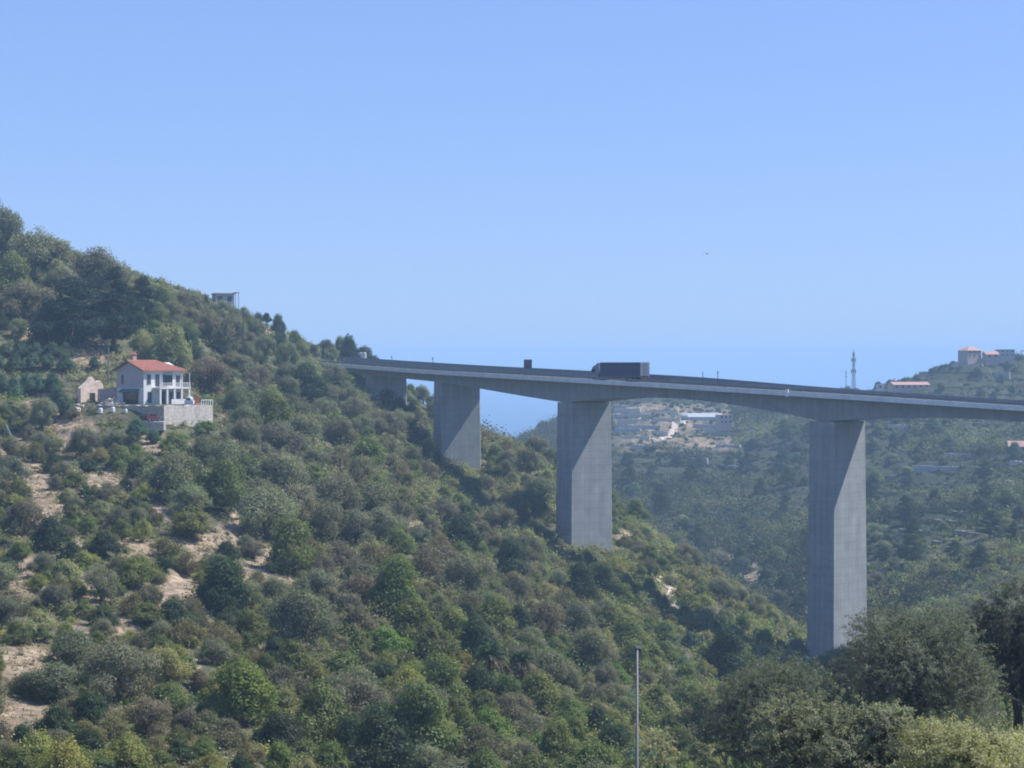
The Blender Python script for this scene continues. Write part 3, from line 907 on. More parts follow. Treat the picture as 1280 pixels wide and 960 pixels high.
rt = random.Random(4)
tw = [(767, 842, 511), (767, 800, 516), (806, 848, 517), (767, 850, 523), (772, 812, 529), (816, 850, 530), (770, 826, 536), (806, 835, 546), (776, 812, 549), (768, 800, 542), (788, 816, 561), (834, 868, 570), (852, 884, 577), (895, 925, 561), (908, 930, 588),
      (866, 900, 536), (870, 912, 543), (925, 960, 520), (930, 975, 545), (1100, 1150, 525), (1110, 1175, 538), (1180, 1230, 545), (1130, 1190, 561), (1180, 1235, 575), (1225, 1262, 470), (1140, 1180, 470), (1190, 1228, 459), (1140, 1200, 590), (1262, 1282, 583), (1256, 1282, 605)]
for k in range(26):     # contour walls of the old terraces on the right-hand slope
    y = 515 + k * 8.2 + rt.uniform(-2, 2)
    x0 = rt.uniform(1092, 1250); tw.append((x0, min(1290, x0 + rt.uniform(22, 60)), y))
for i, (x0, x1, y) in enumerate(tw):
    g0, g1 = on_ground(x0, y, 560), on_ground(x1, y, 560)
    if g0 is None or g1 is None: continue
    d = (g0.y + g1.y) / 2
    g0, g1 = at(x0, d + 4), at(x1, d - 4)
    zt = (g0.z + g1.z) / 2
    q = wall_run('terrace_wall', None, None, g0, g1, min(g0.z, g1.z) - 3.0, zt + (rt.uniform(1.3, 2.4) if i < 30 else rt.uniform(.35, .9)), 1.2, M['oldstone'] if i >= 30 else M['stone'] if i % 3 else M['plasterpale'])
    where = ('between the middle and tallest piers' if x0 < 1000 else 'right of the tallest pier' if y > 500 else 'on the far right hillside')
    tag(q, 'pale %s stone terrace wall on the far slope %s' % ('short' if x1 - x0 < 37 else 'long', where), 'wall', 'terrace walls on the far slope')

# pale zigzag track on the far slope, and the dirt patch below the middle pier
def ribbon(name, label, pts, wid, m, lift=.25):
    vs, fs = [], []
    for i, p in enumerate(pts):
        t = (pts[min(i + 1, len(pts) - 1)] - pts[max(i - 1, 0)]); t.z = 0; t.normalize()
        n = Vector((-t.y, t.x, 0)) * wid[i] / 2
        for s in (-1, 0, 1):
            v = p + n * s; vs.append((v.x, v.y, gz(v.x, v.y) + lift))
    for i in range(len(pts) - 1):
        for k in range(2): fs.append((i * 3 + k, i * 3 + k + 1, i * 3 + k + 4, i * 3 + k + 3))
    q = MB().raw(vs, fs).build(name, m)
    return tag(q, label, kind='structure')


def path_pts(seq, dmin):
    out = []
    for (x0, y0), (x1, y1) in zip(seq, seq[1:]):
        for k in range(5):
            g_ = on_ground(x0 + (x1 - x0) * k / 5, y0 + (y1 - y0) * k / 5, dmin)
            if g_ is not None and (not out or (g_ - out[-1]).length > .5): out.append(g_)
    return out


pts = path_pts([(858, 528), (846, 532), (840, 540), (834, 550), (815, 553)], 700)
if len(pts) > 2: ribbon('dirt_track', 'pale zigzag track climbing the far terraces', pts, [4.0] * len(pts), M['dirt'], .5)
pts = path_pts([(822, 722), (832, 730), (843, 742), (838, 752), (842, 764)], 200)
ribbon('dirt_path', 'pale bare dirt path on the slope below the middle pier', pts, [2.2 + 1.6 * math.sin(k * .35) ** 2 for k in range(len(pts))], M['dirt'], .3)
# whitish wall where the road leaves the hill
p0, p1 = W(437, 443, 600), W(456, 449, 590)
wall_run('roadside_wall', 'short white wall beside the road where the viaduct leaves the hill', 'wall', p0, p1, -1, -(441 - LEVEL) / F * 595, .6, M['plaster'])

# ------------------------------------------------------------------ antenna masts
def mast(label, px, d, top_py, base_py, r0, r1, panels):
    zb = -(base_py - LEVEL) / F * d; p = at(px, d); z0 = min(p.z, zb)
    h = -(top_py - LEVEL) / F * d - z0
    t = thing('antenna_mast', label, 'antenna mast', (p.x, p.y, z0), R(20), 'antenna masts on the far ridge')
    o = MB(); n = 9
    cor = [(1, 1), (-1, 1), (-1, -1), (1, -1)]
    rad = lambda z: r0 + (r1 - r0) * z / h
    for a, b in cor: o.tube([(a * r0, b * r0, -1), (a * r1, b * r1, h * .93)], .11, 5)
    for k in range(n):
        za, zb_ = h * .93 * k / n, h * .93 * (k + 1) / n
        for i in range(4):
            (a, b), (c, e) = cor[i], cor[(i + 1) % 4]
            o.tube([(a * rad(za), b * rad(za), za), (c * rad(zb_), e * rad(zb_), zb_)], .06, 4)
            o.tube([(a * rad(zb_), b * rad(zb_), zb_), (c * rad(zb_), e * rad(zb_), zb_)], .06, 4)
    o.build('lattice', M['darkmetal'], t)
    MB().tube([(0, 0, h * .9), (0, 0, h)], .09).build('spire', M['darkmetal'], t)
    for zf in panels:
        for k in range(6):
            q = k * math.pi / 3; rr = rad(h * zf) + .75
            MB().box(-.12, .12, -.22, .22, -.9, .9, q, (rr * math.cos(q), rr * math.sin(q), h * zf)).build('antenna_panel', M['galv'], t)
        MB().tube([(0, 0, h * zf - .1), (0, 0, h * zf + .1)], rad(h * zf) + .7, 12).build('platform', M['darkmetal'], t)


mast('tall lattice antenna mast on the far ridge, above the tallest pier', 1067, 1000, 436, 484, .85, .3, (.56, .78))
p = at(1057.5, 1000); h = -(463 - LEVEL) / F * 1000 - p.z
t_ = thing('antenna_pole', 'short slim antenna pole left of the tall lattice mast', 'antenna pole', p)
MB().tube([(0, 0, -1), (0, 0, h)], [.2, .12]).build('pole', M['darkmetal'], t_)
for zf in (.8, .92): MB().box(-.35, .35, -.1, .1, h * zf - .3, h * zf + .3).build('antenna_panel', M['galv'], t_)

# ------------------------------------------------------------------ street lamp in front, seen from above
p = at(796.5, 52); ht = -(817 - LEVEL) / F * 52 - p.z
t_ = thing('street_lamp', 'slim grey street lamp post standing alone in front of the green slope', 'street lamp', p)
MB().tube([(0, 0, -.5), (0, 0, 1.2), (0, 0, ht)], [.066, .055, .036], 10).build('post', M['signback'] if False else M['galv'], t_, smooth=True)
MB().tube([(0, 0, -.2), (0, 0, .5)], [.13, .12], 10).build('base', M['galv'], t_)
MB().tube([(0, 0, ht - .04), (.05, .5, ht + .02)], .03, 8).build('arm', M['galv'], t_)
MB().prism([(-.09, -.05), (.09, -.05), (.07, .05), (-.07, .05)], .4, 1.0).build('lamp_head', M['darkmetal'], t_, bevel=.02).location = (.06, 0, ht + .03)

# ------------------------------------------------------------------ a bird
t_ = thing('bird', 'single small dark bird flying high in the clear sky', 'bird', W(883.5, 317.5, 260), R(70))
bv = MB().tube([(-.28, 0, 0), (-.18, 0, .01), (0, 0, .02), (.16, 0, .03), (.23, 0, .06), (.29, 0, .05)], [.015, .05, .075, .06, .045, .012], 8)
bv.build('body', M['darkmetal'], t_, smooth=True)
for sg in (-1, 1):
    MB().raw([(.12, sg * .05, .05), (.02, sg * .3, .16), (-.12, sg * .62, .08), (-.1, sg * .3, .12), (-.08, sg * .05, .04), (.12, sg * .05, .035), (.02, sg * .3, .145), (-.12, sg * .62, .075), (-.1, sg * .3, .105), (-.08, sg * .05, .025)],
             [(0, 1, 3, 4), (1, 2, 3), (5, 9, 8, 6), (6, 8, 7), (0, 5, 6, 1), (1, 6, 7, 2), (2, 7, 8, 3), (3, 8, 9, 4), (4, 9, 5, 0)]).build('wing', M['darkmetal'], t_)
MB().raw([(-.26, 0, .01), (-.46, .08, .0), (-.46, -.08, .0), (-.26, 0, -.01)], [(0, 1, 2), (3, 2, 1), (0, 2, 3), (0, 3, 1)]).build('tail', M['darkmetal'], t_)
# ------------------------------------------------------------------ vegetation
def unit(v): return v / np.maximum(np.linalg.norm(v, axis=-1, keepdims=True), 1e-9)


def quads(c, n, size, aspect, g, along=None):
    """Leaf quads at c facing n; along = preferred direction of the long side."""
    t = g.normal(size=c.shape) if along is None else along + g.normal(size=c.shape) * .35
    t = unit(t - n * np.sum(t * n, -1, keepdims=True))
    b = np.cross(n, t)
    s = size[:, None]
    bend = n * s * .25
    return np.stack([c - t * s - bend, c + b * s * aspect, c + t * s - bend, c - b * s * aspect], 1)


def quad_mesh(name, Q, tint=None):
    me = bpy.data.meshes.new(name)
    n = len(Q)
    me.vertices.add(n * 4); me.loops.add(n * 4); me.polygons.add(n)
    me.vertices.foreach_set('co', Q.astype(np.float32).ravel())
    me.loops.foreach_set('vertex_index', np.arange(n * 4, dtype=np.int32))
    me.polygons.foreach_set('loop_start', np.arange(0, n * 4, 4, dtype=np.int32))
    me.update()
    if tint is not None:
        a = me.attributes.new('tint', 'FLOAT_COLOR', 'POINT')
        t = np.concatenate([np.repeat(tint, 4, 0), np.ones((n * 4, 1))], 1)
        a.data.foreach_set('color', t.astype(np.float32).ravel())
    return me


def blob_leaves(blobs, n, g, size, aspect=.6, shell=.45, low=-.35, up=.25, rough=.65, lump=.18):
    """Leaves in the outer part of several overlapping blobs (x, y, z, r, squash)."""
    B = np.array(blobs, float)
    w = B[:, 3] ** 2; k = g.choice(len(B), n, p=w / w.sum())
    d = unit(g.normal(size=(n * 2, 3))); d = d[d[:, 2] > low][:n]
    while len(d) < n: d = np.concatenate([d, d])[:n]
    q = np.sin(d[:, 0] * 5 + B[k, 0] * 9) * np.sin(d[:, 1] * 5 + B[k, 1] * 7) * np.sin(d[:, 2] * 5 + k)
    r = B[k, 3] * (1 - shell * g.random(n) ** 1.6) * (1 + lump * 2 * q) * (1 + .25 * (g.random(n) < .06) * g.random(n))
    c = B[k, :3] + d * r[:, None] * np.stack([np.ones(n), np.ones(n), B[k, 4]], 1)
    nn = unit(d + g.normal(size=(n, 3)) * rough + np.array([0, 0, up]))
    s = size * g.uniform(.6, 1.35, n)
    return quads(c, nn, s, aspect, g)


def trunk_mesh(name, h, r, tips, g, stems=1):
    o = MB()
    for s in range(stems):
        bx = g.uniform(-.12, .12, 2) * (stems > 1)
        mid = (bx[0] + g.uniform(-.06, .06), bx[1] + g.uniform(-.06, .06), h * .55)
        fork = (bx[0] + g.uniform(-.1, .1), bx[1] + g.uniform(-.1, .1), h)
        o.tube([(bx[0] * .5, bx[1] * .5, -.25), mid, fork], [r * 1.25, r, r * .8], 7)
        for t in tips[s::stems]:
            m_ = [(fork[i] * .55 + t[i] * .45) + g.uniform(-.06, .06) for i in range(3)]
            o.tube([fork, m_, t], [r * .6, r * .38, r * .12], 5)
    return o.mesh(name, M['bark'])


def ring_blobs(g, k, rad, z, zr, r0, r1, sq=.85, top=True):
    out = []
    a0 = g.uniform(0, 6.28)
    for i in range(k):
        a = a0 + 6.283 * i / k + g.uniform(-.3, .3); q = rad * g.uniform(.4, 1.25)
        out.append((q * math.cos(a), q * math.sin(a), z + g.uniform(-zr, zr) * 1.5, g.uniform(r0 * .8, r1 * 1.08), sq))
    if top: out.append((g.uniform(-.15, .15), g.uniform(-.15, .15), z + zr + r0 * .55, r1, sq))
    return out


# prototypes, all about one metre in crown radius; (crown mesh, trunk mesh, height)
PROTO = {}


def proto(kind, variants, fn):
    PROTO[kind] = []
    for v in range(variants):
        g = np.random.default_rng(100 + 17 * v + sum(map(ord, kind)))
        Q, tr, h = fn(g)
        cm = quad_mesh(kind + '_crown', Q); cm.materials.append(M['leaf'])
        PROTO[kind].append((cm, tr, h))


def p_olive(g):
    b = ring_blobs(g, int(g.integers(6, 9)), .60, .78, .22, .32, .48, .95) + ring_blobs(g, 4, .34, 1.15, .14, .28, .42, .95, False) + ring_blobs(g, 4, .5, .42, .1, .25, .36, .9, False)
    return blob_leaves(b, 14000, g, .035, .5, .7, -.7, .15, .55, .22), trunk_mesh('olive_trunk', .4, .08, [x[:3] for x in b[:7]], g), 1.72


def p_oak(g):
    b = ring_blobs(g, 7, .56, .62, .15, .38, .5) + ring_blobs(g, 5, .36, 1.02, .12, .32, .44) + ring_blobs(g, 5, .6, .34, .06, .25, .36, .9, False)
    return blob_leaves(b, 13000, g, .038, .65, .5, -.7, .3, .45, .2), trunk_mesh('oak_trunk', .35, .08, [x[:3] for x in b[:7]], g), 1.6


def p_pine(g):
    b = []
    for z, rr, k in ((.5, .72, 6), (.95, .74, 7), (1.4, .66, 6), (1.85, .46, 5), (2.2, .28, 3)):
        b += ring_blobs(g, k, rr, z, .1, .26, .4, .65, False)
    b.append((0, 0, 2.45, .3, .9))
    return blob_leaves(b, 14000, g, .039, .45, .5, -.6, .2, .5, .22), trunk_mesh('pine_trunk', 1.2, .085, [x[:3] for x in b[:12]], g), 2.7


def p_umbrella(g):
    b = ring_blobs(g, 7, .6, 1.2, .06, .3, .42, .5) + [(0, 0, 1.35, .5, .5)]
    return blob_leaves(b, 7000, g, .038, .4, .45, -.4, .3, .6, .2), trunk_mesh('pine_trunk', .8, .07, [x[:3] for x in b], g), 1.6


def p_shrub(g):
    b = ring_blobs(g, int(g.integers(4, 7)), .52, .38, .1, .34, .5, .9) + ring_blobs(g, 2, .25, .7, .08, .25, .36, .9)
    return blob_leaves(b, 9000, g, .038, .6, .55, -.3, .3, .45, .28), trunk_mesh('shrub_stem', .22, .05, [x[:3] for x in b[:6]], g, 3), 1.1


def p_broom(g):
    b = ring_blobs(g, 6, .55, .35, .12, .28, .42, 1.0) + ring_blobs(g, 3, .28, .65, .1, .25, .34, 1.1)
    return blob_leaves(b, 9000, g, .037, .42, .65, -.2, .2, .55, .32), trunk_mesh('shrub_stem', .2, .04, [x[:3] for x in b[:6]], g, 4), 1.1


def p_dry(g):
    n = 6500
    b = ring_blobs(g, 6, .5, .4, .1, .35, .5, 1.0)
    B = np.array(b); B[:, 3] *= g.uniform(.6, 1.25, len(B)); k = g.choice(len(B), n)
    d = unit(g.normal(size=(n, 3)) + np.array([0, 0, .5]))
    c = B[k, :3] + d * (B[k, 3] * g.random(n) ** .5 * (1 + .5 * (g.random(n) < .12) * g.random(n)))[:, None]
    nn = unit(g.normal(size=(n, 3)) + d * .6)
    return quads(c, nn, .052 * g.uniform(.6, 1.4, n), .3, g, d), trunk_mesh('shrub_stem', .2, .045, [x[:3] for x in b], g, 4), 1.1


def p_cypress(g):
    b = [(g.uniform(-.08, .08), g.uniform(-.08, .08), .5 + .42 * i, (.9 - .09 * i if i > 0 else .7) * .8, 1.0) for i in range(9)]
    return blob_leaves(b, 2200, g, .13, .4, .35, -.7, .3, .5, .15), trunk_mesh('cypress_trunk', .5, .12, [(0, 0, 1.5)], g), 4.6


proto('olive_tree', 4, p_olive); proto('oak_tree', 3, p_oak); proto('pine_tree', 3, p_pine); proto('umbrella_pine', 1, p_umbrella)
proto('shrub', 4, p_shrub); proto('broom_bush', 3, p_broom); proto('dry_shrub', 3, p_dry); proto('cypress_tree', 1, p_cypress)

TINT = {  # leaf colours
    'grey': (.205, .214, .134), 'dark': (.058, .086, .042), 'green': (.158, .190, .063), 'bright': (.165, .235, .056),
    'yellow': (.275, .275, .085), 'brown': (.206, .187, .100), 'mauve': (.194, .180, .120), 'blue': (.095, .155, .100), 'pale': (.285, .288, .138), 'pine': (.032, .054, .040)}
WORD = {'grey': 'grey-green', 'dark': 'dark green', 'green': 'green', 'bright': 'bright green', 'yellow': 'yellow-green', 'brown': 'brownish', 'mauve': 'dull mauve-brown', 'blue': 'bluish green', 'pine': 'dark', 'pale': 'pale green'}
TREES = []       # (object, kind, tint, px, py base, radius px, own label)


def plant(kind, base, rad, hgt=None, tint='green', label=None, group=None, px=None, py=None, jitter=.16):
    v = int(rng.integers(len(PROTO[kind])))
    cm, tr, h0 = PROTO[kind][v]
    noun = {'oak_tree': 'tree', 'olive_tree': 'tree', 'pine_tree': 'tree', 'umbrella_pine': 'tree', 'cypress_tree': 'tree'}.get(kind, 'bush')
    t = thing(kind, label, noun, (base.x, base.y, base.z - .1), float(rng.uniform(0, 6.28)), group)
    sz = rad if hgt is None else hgt / h0
    t.scale = (rad * float(rng.uniform(.82, 1.2)), rad * float(rng.uniform(.82, 1.2)), sz)
    t.rotation_euler = (float(rng.uniform(-.13, .13)), float(rng.uniform(-.13, .13)), t.rotation_euler[2])
    c = bpy.data.objects.new('crown', cm); col.objects.link(c); c.parent = t
    j = 1 + rng.uniform(-jitter, jitter, 3) * .5 + rng.uniform(-jitter, jitter)
    c.color = (*[float(a * b) for a, b in zip(TINT[tint], j)], 1)
    k = bpy.data.objects.new('trunk' if noun == 'tree' else 'stem', tr); col.objects.link(k); k.parent = t
    d = base.y
    px = px if px is not None else 640 + base.x / d * F
    py = py if py is not None else LEVEL - base.z / d * F
    TREES.append([t, kind, tint, px, py, rad * F / d, label, (rad if hgt is None else hgt)])
    return t


def ex(kind, px, py, wpx, top, tint, label, dmin=130, d=None):
    """A plant seen with its foot at px, py, its top at row top and wpx pixels wide."""
    b = at(px, d) if d else on_ground(px, py, dmin)
    if b is None: return
    k = F / b.y
    pyb = LEVEL - b.z / b.y * F
    cap = {'shrub': 1.35, 'broom_bush': 1.4, 'oak_tree': 2.1}.get(kind, 9) * wpx / 2 / k
    return plant(kind, b, wpx / 2 / k, min(cap, max(.5, (pyb - top) / k)), tint, label, px=px, py=pyb)


# ---- single plants one can pick out in the photograph
ex('olive_tree', 6, 330, 66, 248, 'grey', 'tall wispy grey-green tree at the upper left corner of the ridge', d=425)
ex('olive_tree', 48, 345, 84, 282, 'grey', 'broad grey-green tree on the skyline beside the tall wispy corner tree', d=420)
ex('oak_tree', 20, 372, 70, 318, 'green', 'mid green tree just below the two grey skyline trees at the upper left', d=404)
ex('olive_tree', 122, 352, 82, 302, 'grey', 'grey-green skyline tree with loose top between the corner trees and the dark pine', d=425)
ex('olive_tree', 76, 370, 60, 330, 'grey', 'small grey-green tree filling the gap behind the big dark pine', d=415)
ex('pine_tree', 95, 428, 92, 345, 'pine', 'biggest dark pine of the hillside, above the bluish garden rows', d=388)
ex('pine_tree', 142, 426, 74, 332, 'pine', 'tall dark pine directly behind the utility pole with the crossarm', d=392)
ex('oak_tree', 66, 420, 60, 372, 'pine', 'low dark tree at the foot of the biggest dark pine', d=386)
ex('pine_tree', 174, 398, 46, 343, 'pine', 'dark pine with a square top on the skyline right of the tall pines', d=425)
ex('olive_tree', 28, 408, 86, 346, 'mauve', 'hazy mauve-grey tree left of the biggest dark pine', d=396)
ex('olive_tree', 214, 452, 62, 398, 'pale', 'pale green olive tree standing behind the red roof', d=380)
ex('olive_tree', 182, 446, 46, 408, 'pale', 'smaller pale green olive tree behind the chimney of the red roof', d=384)
ex('oak_tree', 238, 412, 38, 366, 'dark', 'dark round tree on the slope between red roof and ridge house', d=410)
ex('oak_tree', 205, 392, 40, 358, 'green', 'green tree on the skyline left of the little ridge house', d=450)
ex('olive_tree', 232, 392, 44, 362, 'grey', 'grey-green tree on the skyline nearest the little ridge house', d=465)
ex('cypress_tree', 258, 384, 9, 364, 'dark', 'small dark cypress beside the little white ridge house', d=508)
ex('olive_tree', 286, 442, 52, 388, 'grey', 'large grey-green olive tree left of the tall thin dark pole', d=440)
ex('olive_tree', 262, 430, 44, 386, 'grey', 'grey-green olive tree directly below the little ridge house', d=445)
ex('oak_tree', 322, 402, 24, 386, 'dark', 'dark tree on the ridge just right of the little white house', d=515)
ex('umbrella_pine', 336, 404, 17, 391, 'dark', 'flat-topped dark tree on the ridge, second right of the little white house', d=520)
ex('oak_tree', 325, 440, 26, 414, 'dark', 'dark round tree right of the tall thin dark pole', d=455)
ex('oak_tree', 354, 414, 15, 397, 'dark', 'dark pointed ridge tree halfway from the little white house to the viaduct', d=535)
ex('oak_tree', 371, 420, 24, 410, 'green', 'low green tree on the ridge below the dark pointed one', d=550)
ex('oak_tree', 393, 428, 18, 416, 'dark', 'dark small tree on the ridge a little above the viaduct end', d=565)
ex('cypress_tree', 403, 433, 7, 420, 'dark', 'tiny dark cypress on the ridge just above the viaduct end', d=575)
ex('oak_tree', 436, 447, 34, 419, 'dark', 'lone flat-crowned dark pine on the skyline where the viaduct meets the hill', d=600)
ex('shrub', 467, 449, 26, 442, 'dark', 'low dark bush beside the road at the hill end of the viaduct', d=606)
ex('shrub', 415, 446, 24, 434, 'green', 'green bush on the bank above the viaduct end, left of the lone pine', d=590)
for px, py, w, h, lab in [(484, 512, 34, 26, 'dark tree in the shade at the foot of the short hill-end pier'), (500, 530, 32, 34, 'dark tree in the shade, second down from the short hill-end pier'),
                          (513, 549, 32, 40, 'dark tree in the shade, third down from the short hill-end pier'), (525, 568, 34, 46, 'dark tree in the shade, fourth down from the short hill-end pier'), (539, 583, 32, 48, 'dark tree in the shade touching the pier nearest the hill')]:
    ex('oak_tree', px, py, w, py - h, 'pine', lab, 300)  # added tree row, coloured near black for the deck's shadow strip
for px, py, r_, lab in [(508, 508, 1.3, 'pale rock outcrop behind the topmost shaded dark tree'), (530, 539, 1.5, 'pale rock outcrop left of the pier nearest the hill'), (537, 549, 1.0, 'small pale rock just left of the pier nearest the hill')]:
    b_ = on_ground(px, py, 440)
    if b_ is not None: heap('rock_outcrop', lab, 'rock', b_, r_, 1.6, M['stone'], 30, px)
# bluish garden rows and trees left of the house
NTH = ('first', 'second', 'third', 'fourth', 'fifth', 'sixth', 'seventh')
for row, (py0, n_, w, h, x0, dx) in enumerate([(447, 5, 24, 18, 6, 19), (463, 5, 26, 20, -2, 21), (492, 5, 30, 26, 2, 16)]):
    for i in range(n_):
        ex('shrub', x0 + i * dx, py0 + (i * 7) % 4, w + (i * 5) % 6, py0 - h, 'blue', 'bluish green bush in the %s garden row, %s from the photo edge' % (('upper', 'middle', 'lower')[row], NTH[i]), 270)
ex('oak_tree', 75, 520, 36, 462, 'blue', 'tall bluish green garden tree left of the ruined hut', 280)
ex('shrub', 58, 527, 22, 508, 'dark', 'dark round bush at the foot of the tall garden tree', 280)
ex('shrub', 118, 462, 22, 447, 'blue', 'bluish bush just above the ruined hut', 330)
ex('shrub', 172, 548, 34, 522, 'blue', 'lush bluish green bush below the white barrels', 280)
ex('shrub', 192, 556, 26, 535, 'blue', 'smaller lush bluish bush below the dark red car', 280)
ex('olive_tree', 258, 496, 52, 440, 'mauve', 'brownish tree standing right of the white house', 340)
ex('shrub', 255, 545, 44, 527, 'green', 'green bush hiding the foot of the pale terrace wall', 270)
# lower slope
ex('shrub', 281, 708, 40, 674, 'dark', 'round dark green bush on the bare soil below the grey olive grove')
ex('oak_tree', 276, 768, 76, 697, 'dark', 'large dark green tree directly below the round dark bush on bare soil')
ex('oak_tree', 296, 905, 108, 826, 'bright', 'biggest bright green tree low on the slope')
ex('oak_tree', 352, 945, 84, 888, 'dark', 'large dark green tree at the bottom, right of the biggest bright green tree')
ex('olive_tree', 206, 862, 58, 803, 'pale', 'pale olive tree left of the biggest bright green tree')
ex('broom_bush', 177, 678, 40, 640, 'yellow', 'bright yellow-green bush in the middle of the dry slope')
ex('broom_bush', 180, 628, 34, 605, 'yellow', 'pale yellow-green bush above the brighter yellow one on the dry slope')
ex('broom_bush', 505, 890, 86, 834, 'yellow', 'large yellow-green bush left of the two palm trees')
ex('oak_tree', 722, 752, 46, 688, 'dark', 'dark green tree in front of the middle pier, left one of the pair')
ex('oak_tree', 753, 748, 38, 692, 'dark', 'dark green tree in front of the middle pier, right one of the pair')
ex('oak_tree', 908, 852, 66, 786, 'dark', 'dark round tree left of the foot of the tallest pier')
ex('shrub', 60, 690, 60, 648, 'dark', 'wide dark bush at the left edge of the dry slope')
ex('shrub', 130, 700, 50, 655, 'dark', 'dark bush next to the bright yellow-green bush')
ex('shrub', 215, 790, 60, 752, 'dark', 'dark bush below the bare soil patch, left of the large dark tree')
ex('olive_tree', 70, 880, 80, 824, 'grey', 'grey-green olive tree at the lower left, above the bare steps')
ex('oak_tree', 25, 948, 56, 905, 'dark', 'round dark tree in the bottom left corner')
ex('olive_tree', 190, 930, 70, 868, 'mauve', 'hazy mauve-grey tree left of the biggest bright green tree, near the bottom')


# ---- palms
def palm(px, py, crown_px, w, label):
    b = on_ground(px, py, 130); k = F / b.y
    h = (LEVEL - b.z / b.y * F - crown_px) / k; r = w / 2 / k
    t = thing('palm_tree', label, 'palm', b, float(rng.uniform(0, 6)), None)
    MB().tube([(0, 0, -.3), (.05, 0, h * .5), (0, .05, h)], [.24, .19, .17], 9).build('trunk', M['bark'], t)
    for i in range(26):
        a = i * 2.4; el = 1.25 - 1.6 * (i / 26); ln = r * rng.uniform(.95, 1.2)
        pts = []
        for s in np.linspace(0, 1, 8):
            e_ = el - 1.0 * s * s
            pts.append((math.cos(a) * math.cos(el * .9) * ln * s * (1 - .1 * s), math.sin(a) * math.cos(el * .9) * ln * s * (1 - .1 * s), h + math.sin(el) * ln * s - .62 * ln * s * s))
        P_ = np.array(pts)
        cs, ns, al, sz = [], [], [], []
        for s in range(1, 8):
            for f_ in (.0, .33, .66):
                p_ = P_[s] * (1 - f_) + P_[s - 1] * f_
                dr = unit(P_[s] - P_[s - 1]); sd_ = unit(np.cross(dr, [0, 0, 1]))
                for sg in (-1, 1):
                    L_ = .42 * r / 2 * (1 - abs((s - f_) / 7 - .5))
                    cs.append(p_ + sd_ * sg * L_ * .8 + dr * .15 * L_); al.append(sd_ * sg + dr * .7); ns.append(np.cross(dr, sd_) + sd_ * sg * .3); sz.append(L_)
        g = np.random.default_rng(i)
        Q = quads(np.array(cs), unit(np.array(ns)), np.array(sz), .16, g, np.array(al))
        f = link('frond', quad_mesh('frond', Q), t, M['leaf']); f.color = (.05, .085, .035, 1) if i < 20 else (.14, .11, .06, 1)


palm(612, 872, 818, 54, 'taller left-leaning palm tree of the two among the low green scrub')
palm(653, 868, 824, 42, 'shorter slimmer palm tree of the two, nearer to the street lamp')

# ---- big olive trees close by
def near_olive(px, d, w, h, tint, label, seed, leaves=100000, kind='olive_tree', leafsize=.06):
    g = np.random.default_rng(seed)
    b = at(px, d)
    r = w / 2
    t = thing(kind, label, 'tree' if kind == 'olive_tree' else 'bush', (b.x, b.y, b.z - .15), 0)
    low = .12 * h if kind == 'olive_tree' else .12 * h
    bl = []
    for i in range(22):
        a = g.uniform(0, 6.28); q = r * .7 * g.random() ** .5; zz = low + (h - low) * g.uniform(.15, .8)
        rr = r * g.uniform(.28, .46); bl.append((q * math.cos(a), q * math.sin(a), min(zz, h - rr * .9), rr, .9))
    bl.append((0, 0, h - r * .42, r * .42, .9))
    B = np.array(bl)
    # sprigs grow outwards from the limbs and droop; narrow leaves sit along them
    ns = leaves // 40
    k = g.choice(len(B), ns, p=B[:, 3] ** 2 / (B[:, 3] ** 2).sum())
    d0 = unit(g.normal(size=(ns, 3)) + np.array([0, 0, .25]))
    st = B[k, :3] + d0 * (B[k, 3] * g.uniform(.45, 1.0, ns))[:, None]
    dr = unit(d0 + np.array([0, 0, .35]) + g.normal(size=(ns, 3)) * .45)
    ln = r * g.uniform(.12, .26, ns)
    s = np.tile(np.linspace(0, 1, 40), (ns, 1))
    c = st[:, None] + dr[:, None] * (ln[:, None] * s)[..., None]
    c[..., 2] -= (ln[:, None] * .45 * s ** 2)
    c += g.normal(size=c.shape) * .05
    al = unit(dr[:, None] + g.normal(size=c.shape) * .7)
    nn = unit(d0[:, None] * .7 + g.normal(size=c.shape) * .6 + np.array([0, 0, .3]))
    c, al, nn = (v.reshape(-1, 3) for v in (c, al, nn))
    Q = quads(c, nn, leafsize * g.uniform(.6, 1.3, len(c)), .32, g, al)
    f = link('crown', quad_mesh('crown', Q), t, M['leaf']); f.color = (*TINT[tint], 1)
    o = MB()
    fork = (g.uniform(-.2, .2), g.uniform(-.2, .2), .3 * h)
    o.tube([(0, 0, -.4), (.1, .05, .15 * h), fork], [.3, .22, .2], 9)
    for x in bl:
        m_ = [fork[i] * .5 + x[i] * .5 + g.uniform(-.15, .15) for i in range(3)]
        o.tube([fork, m_, x[:3]], [.12, .075, .025], 6)
    o.build('trunk' if kind == 'olive_tree' else 'stem', M['bark'], t)
    return t


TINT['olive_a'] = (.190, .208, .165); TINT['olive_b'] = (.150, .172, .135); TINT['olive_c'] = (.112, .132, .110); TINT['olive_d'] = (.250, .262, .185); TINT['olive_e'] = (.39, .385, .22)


def olive_px(px, d, wpx, top, tint, label, seed, **kw):
    b = at(px, d); k = F / d
    return near_olive(px, d, wpx / k, -(top - LEVEL) / F * d - b.z, tint, label, seed, **kw)


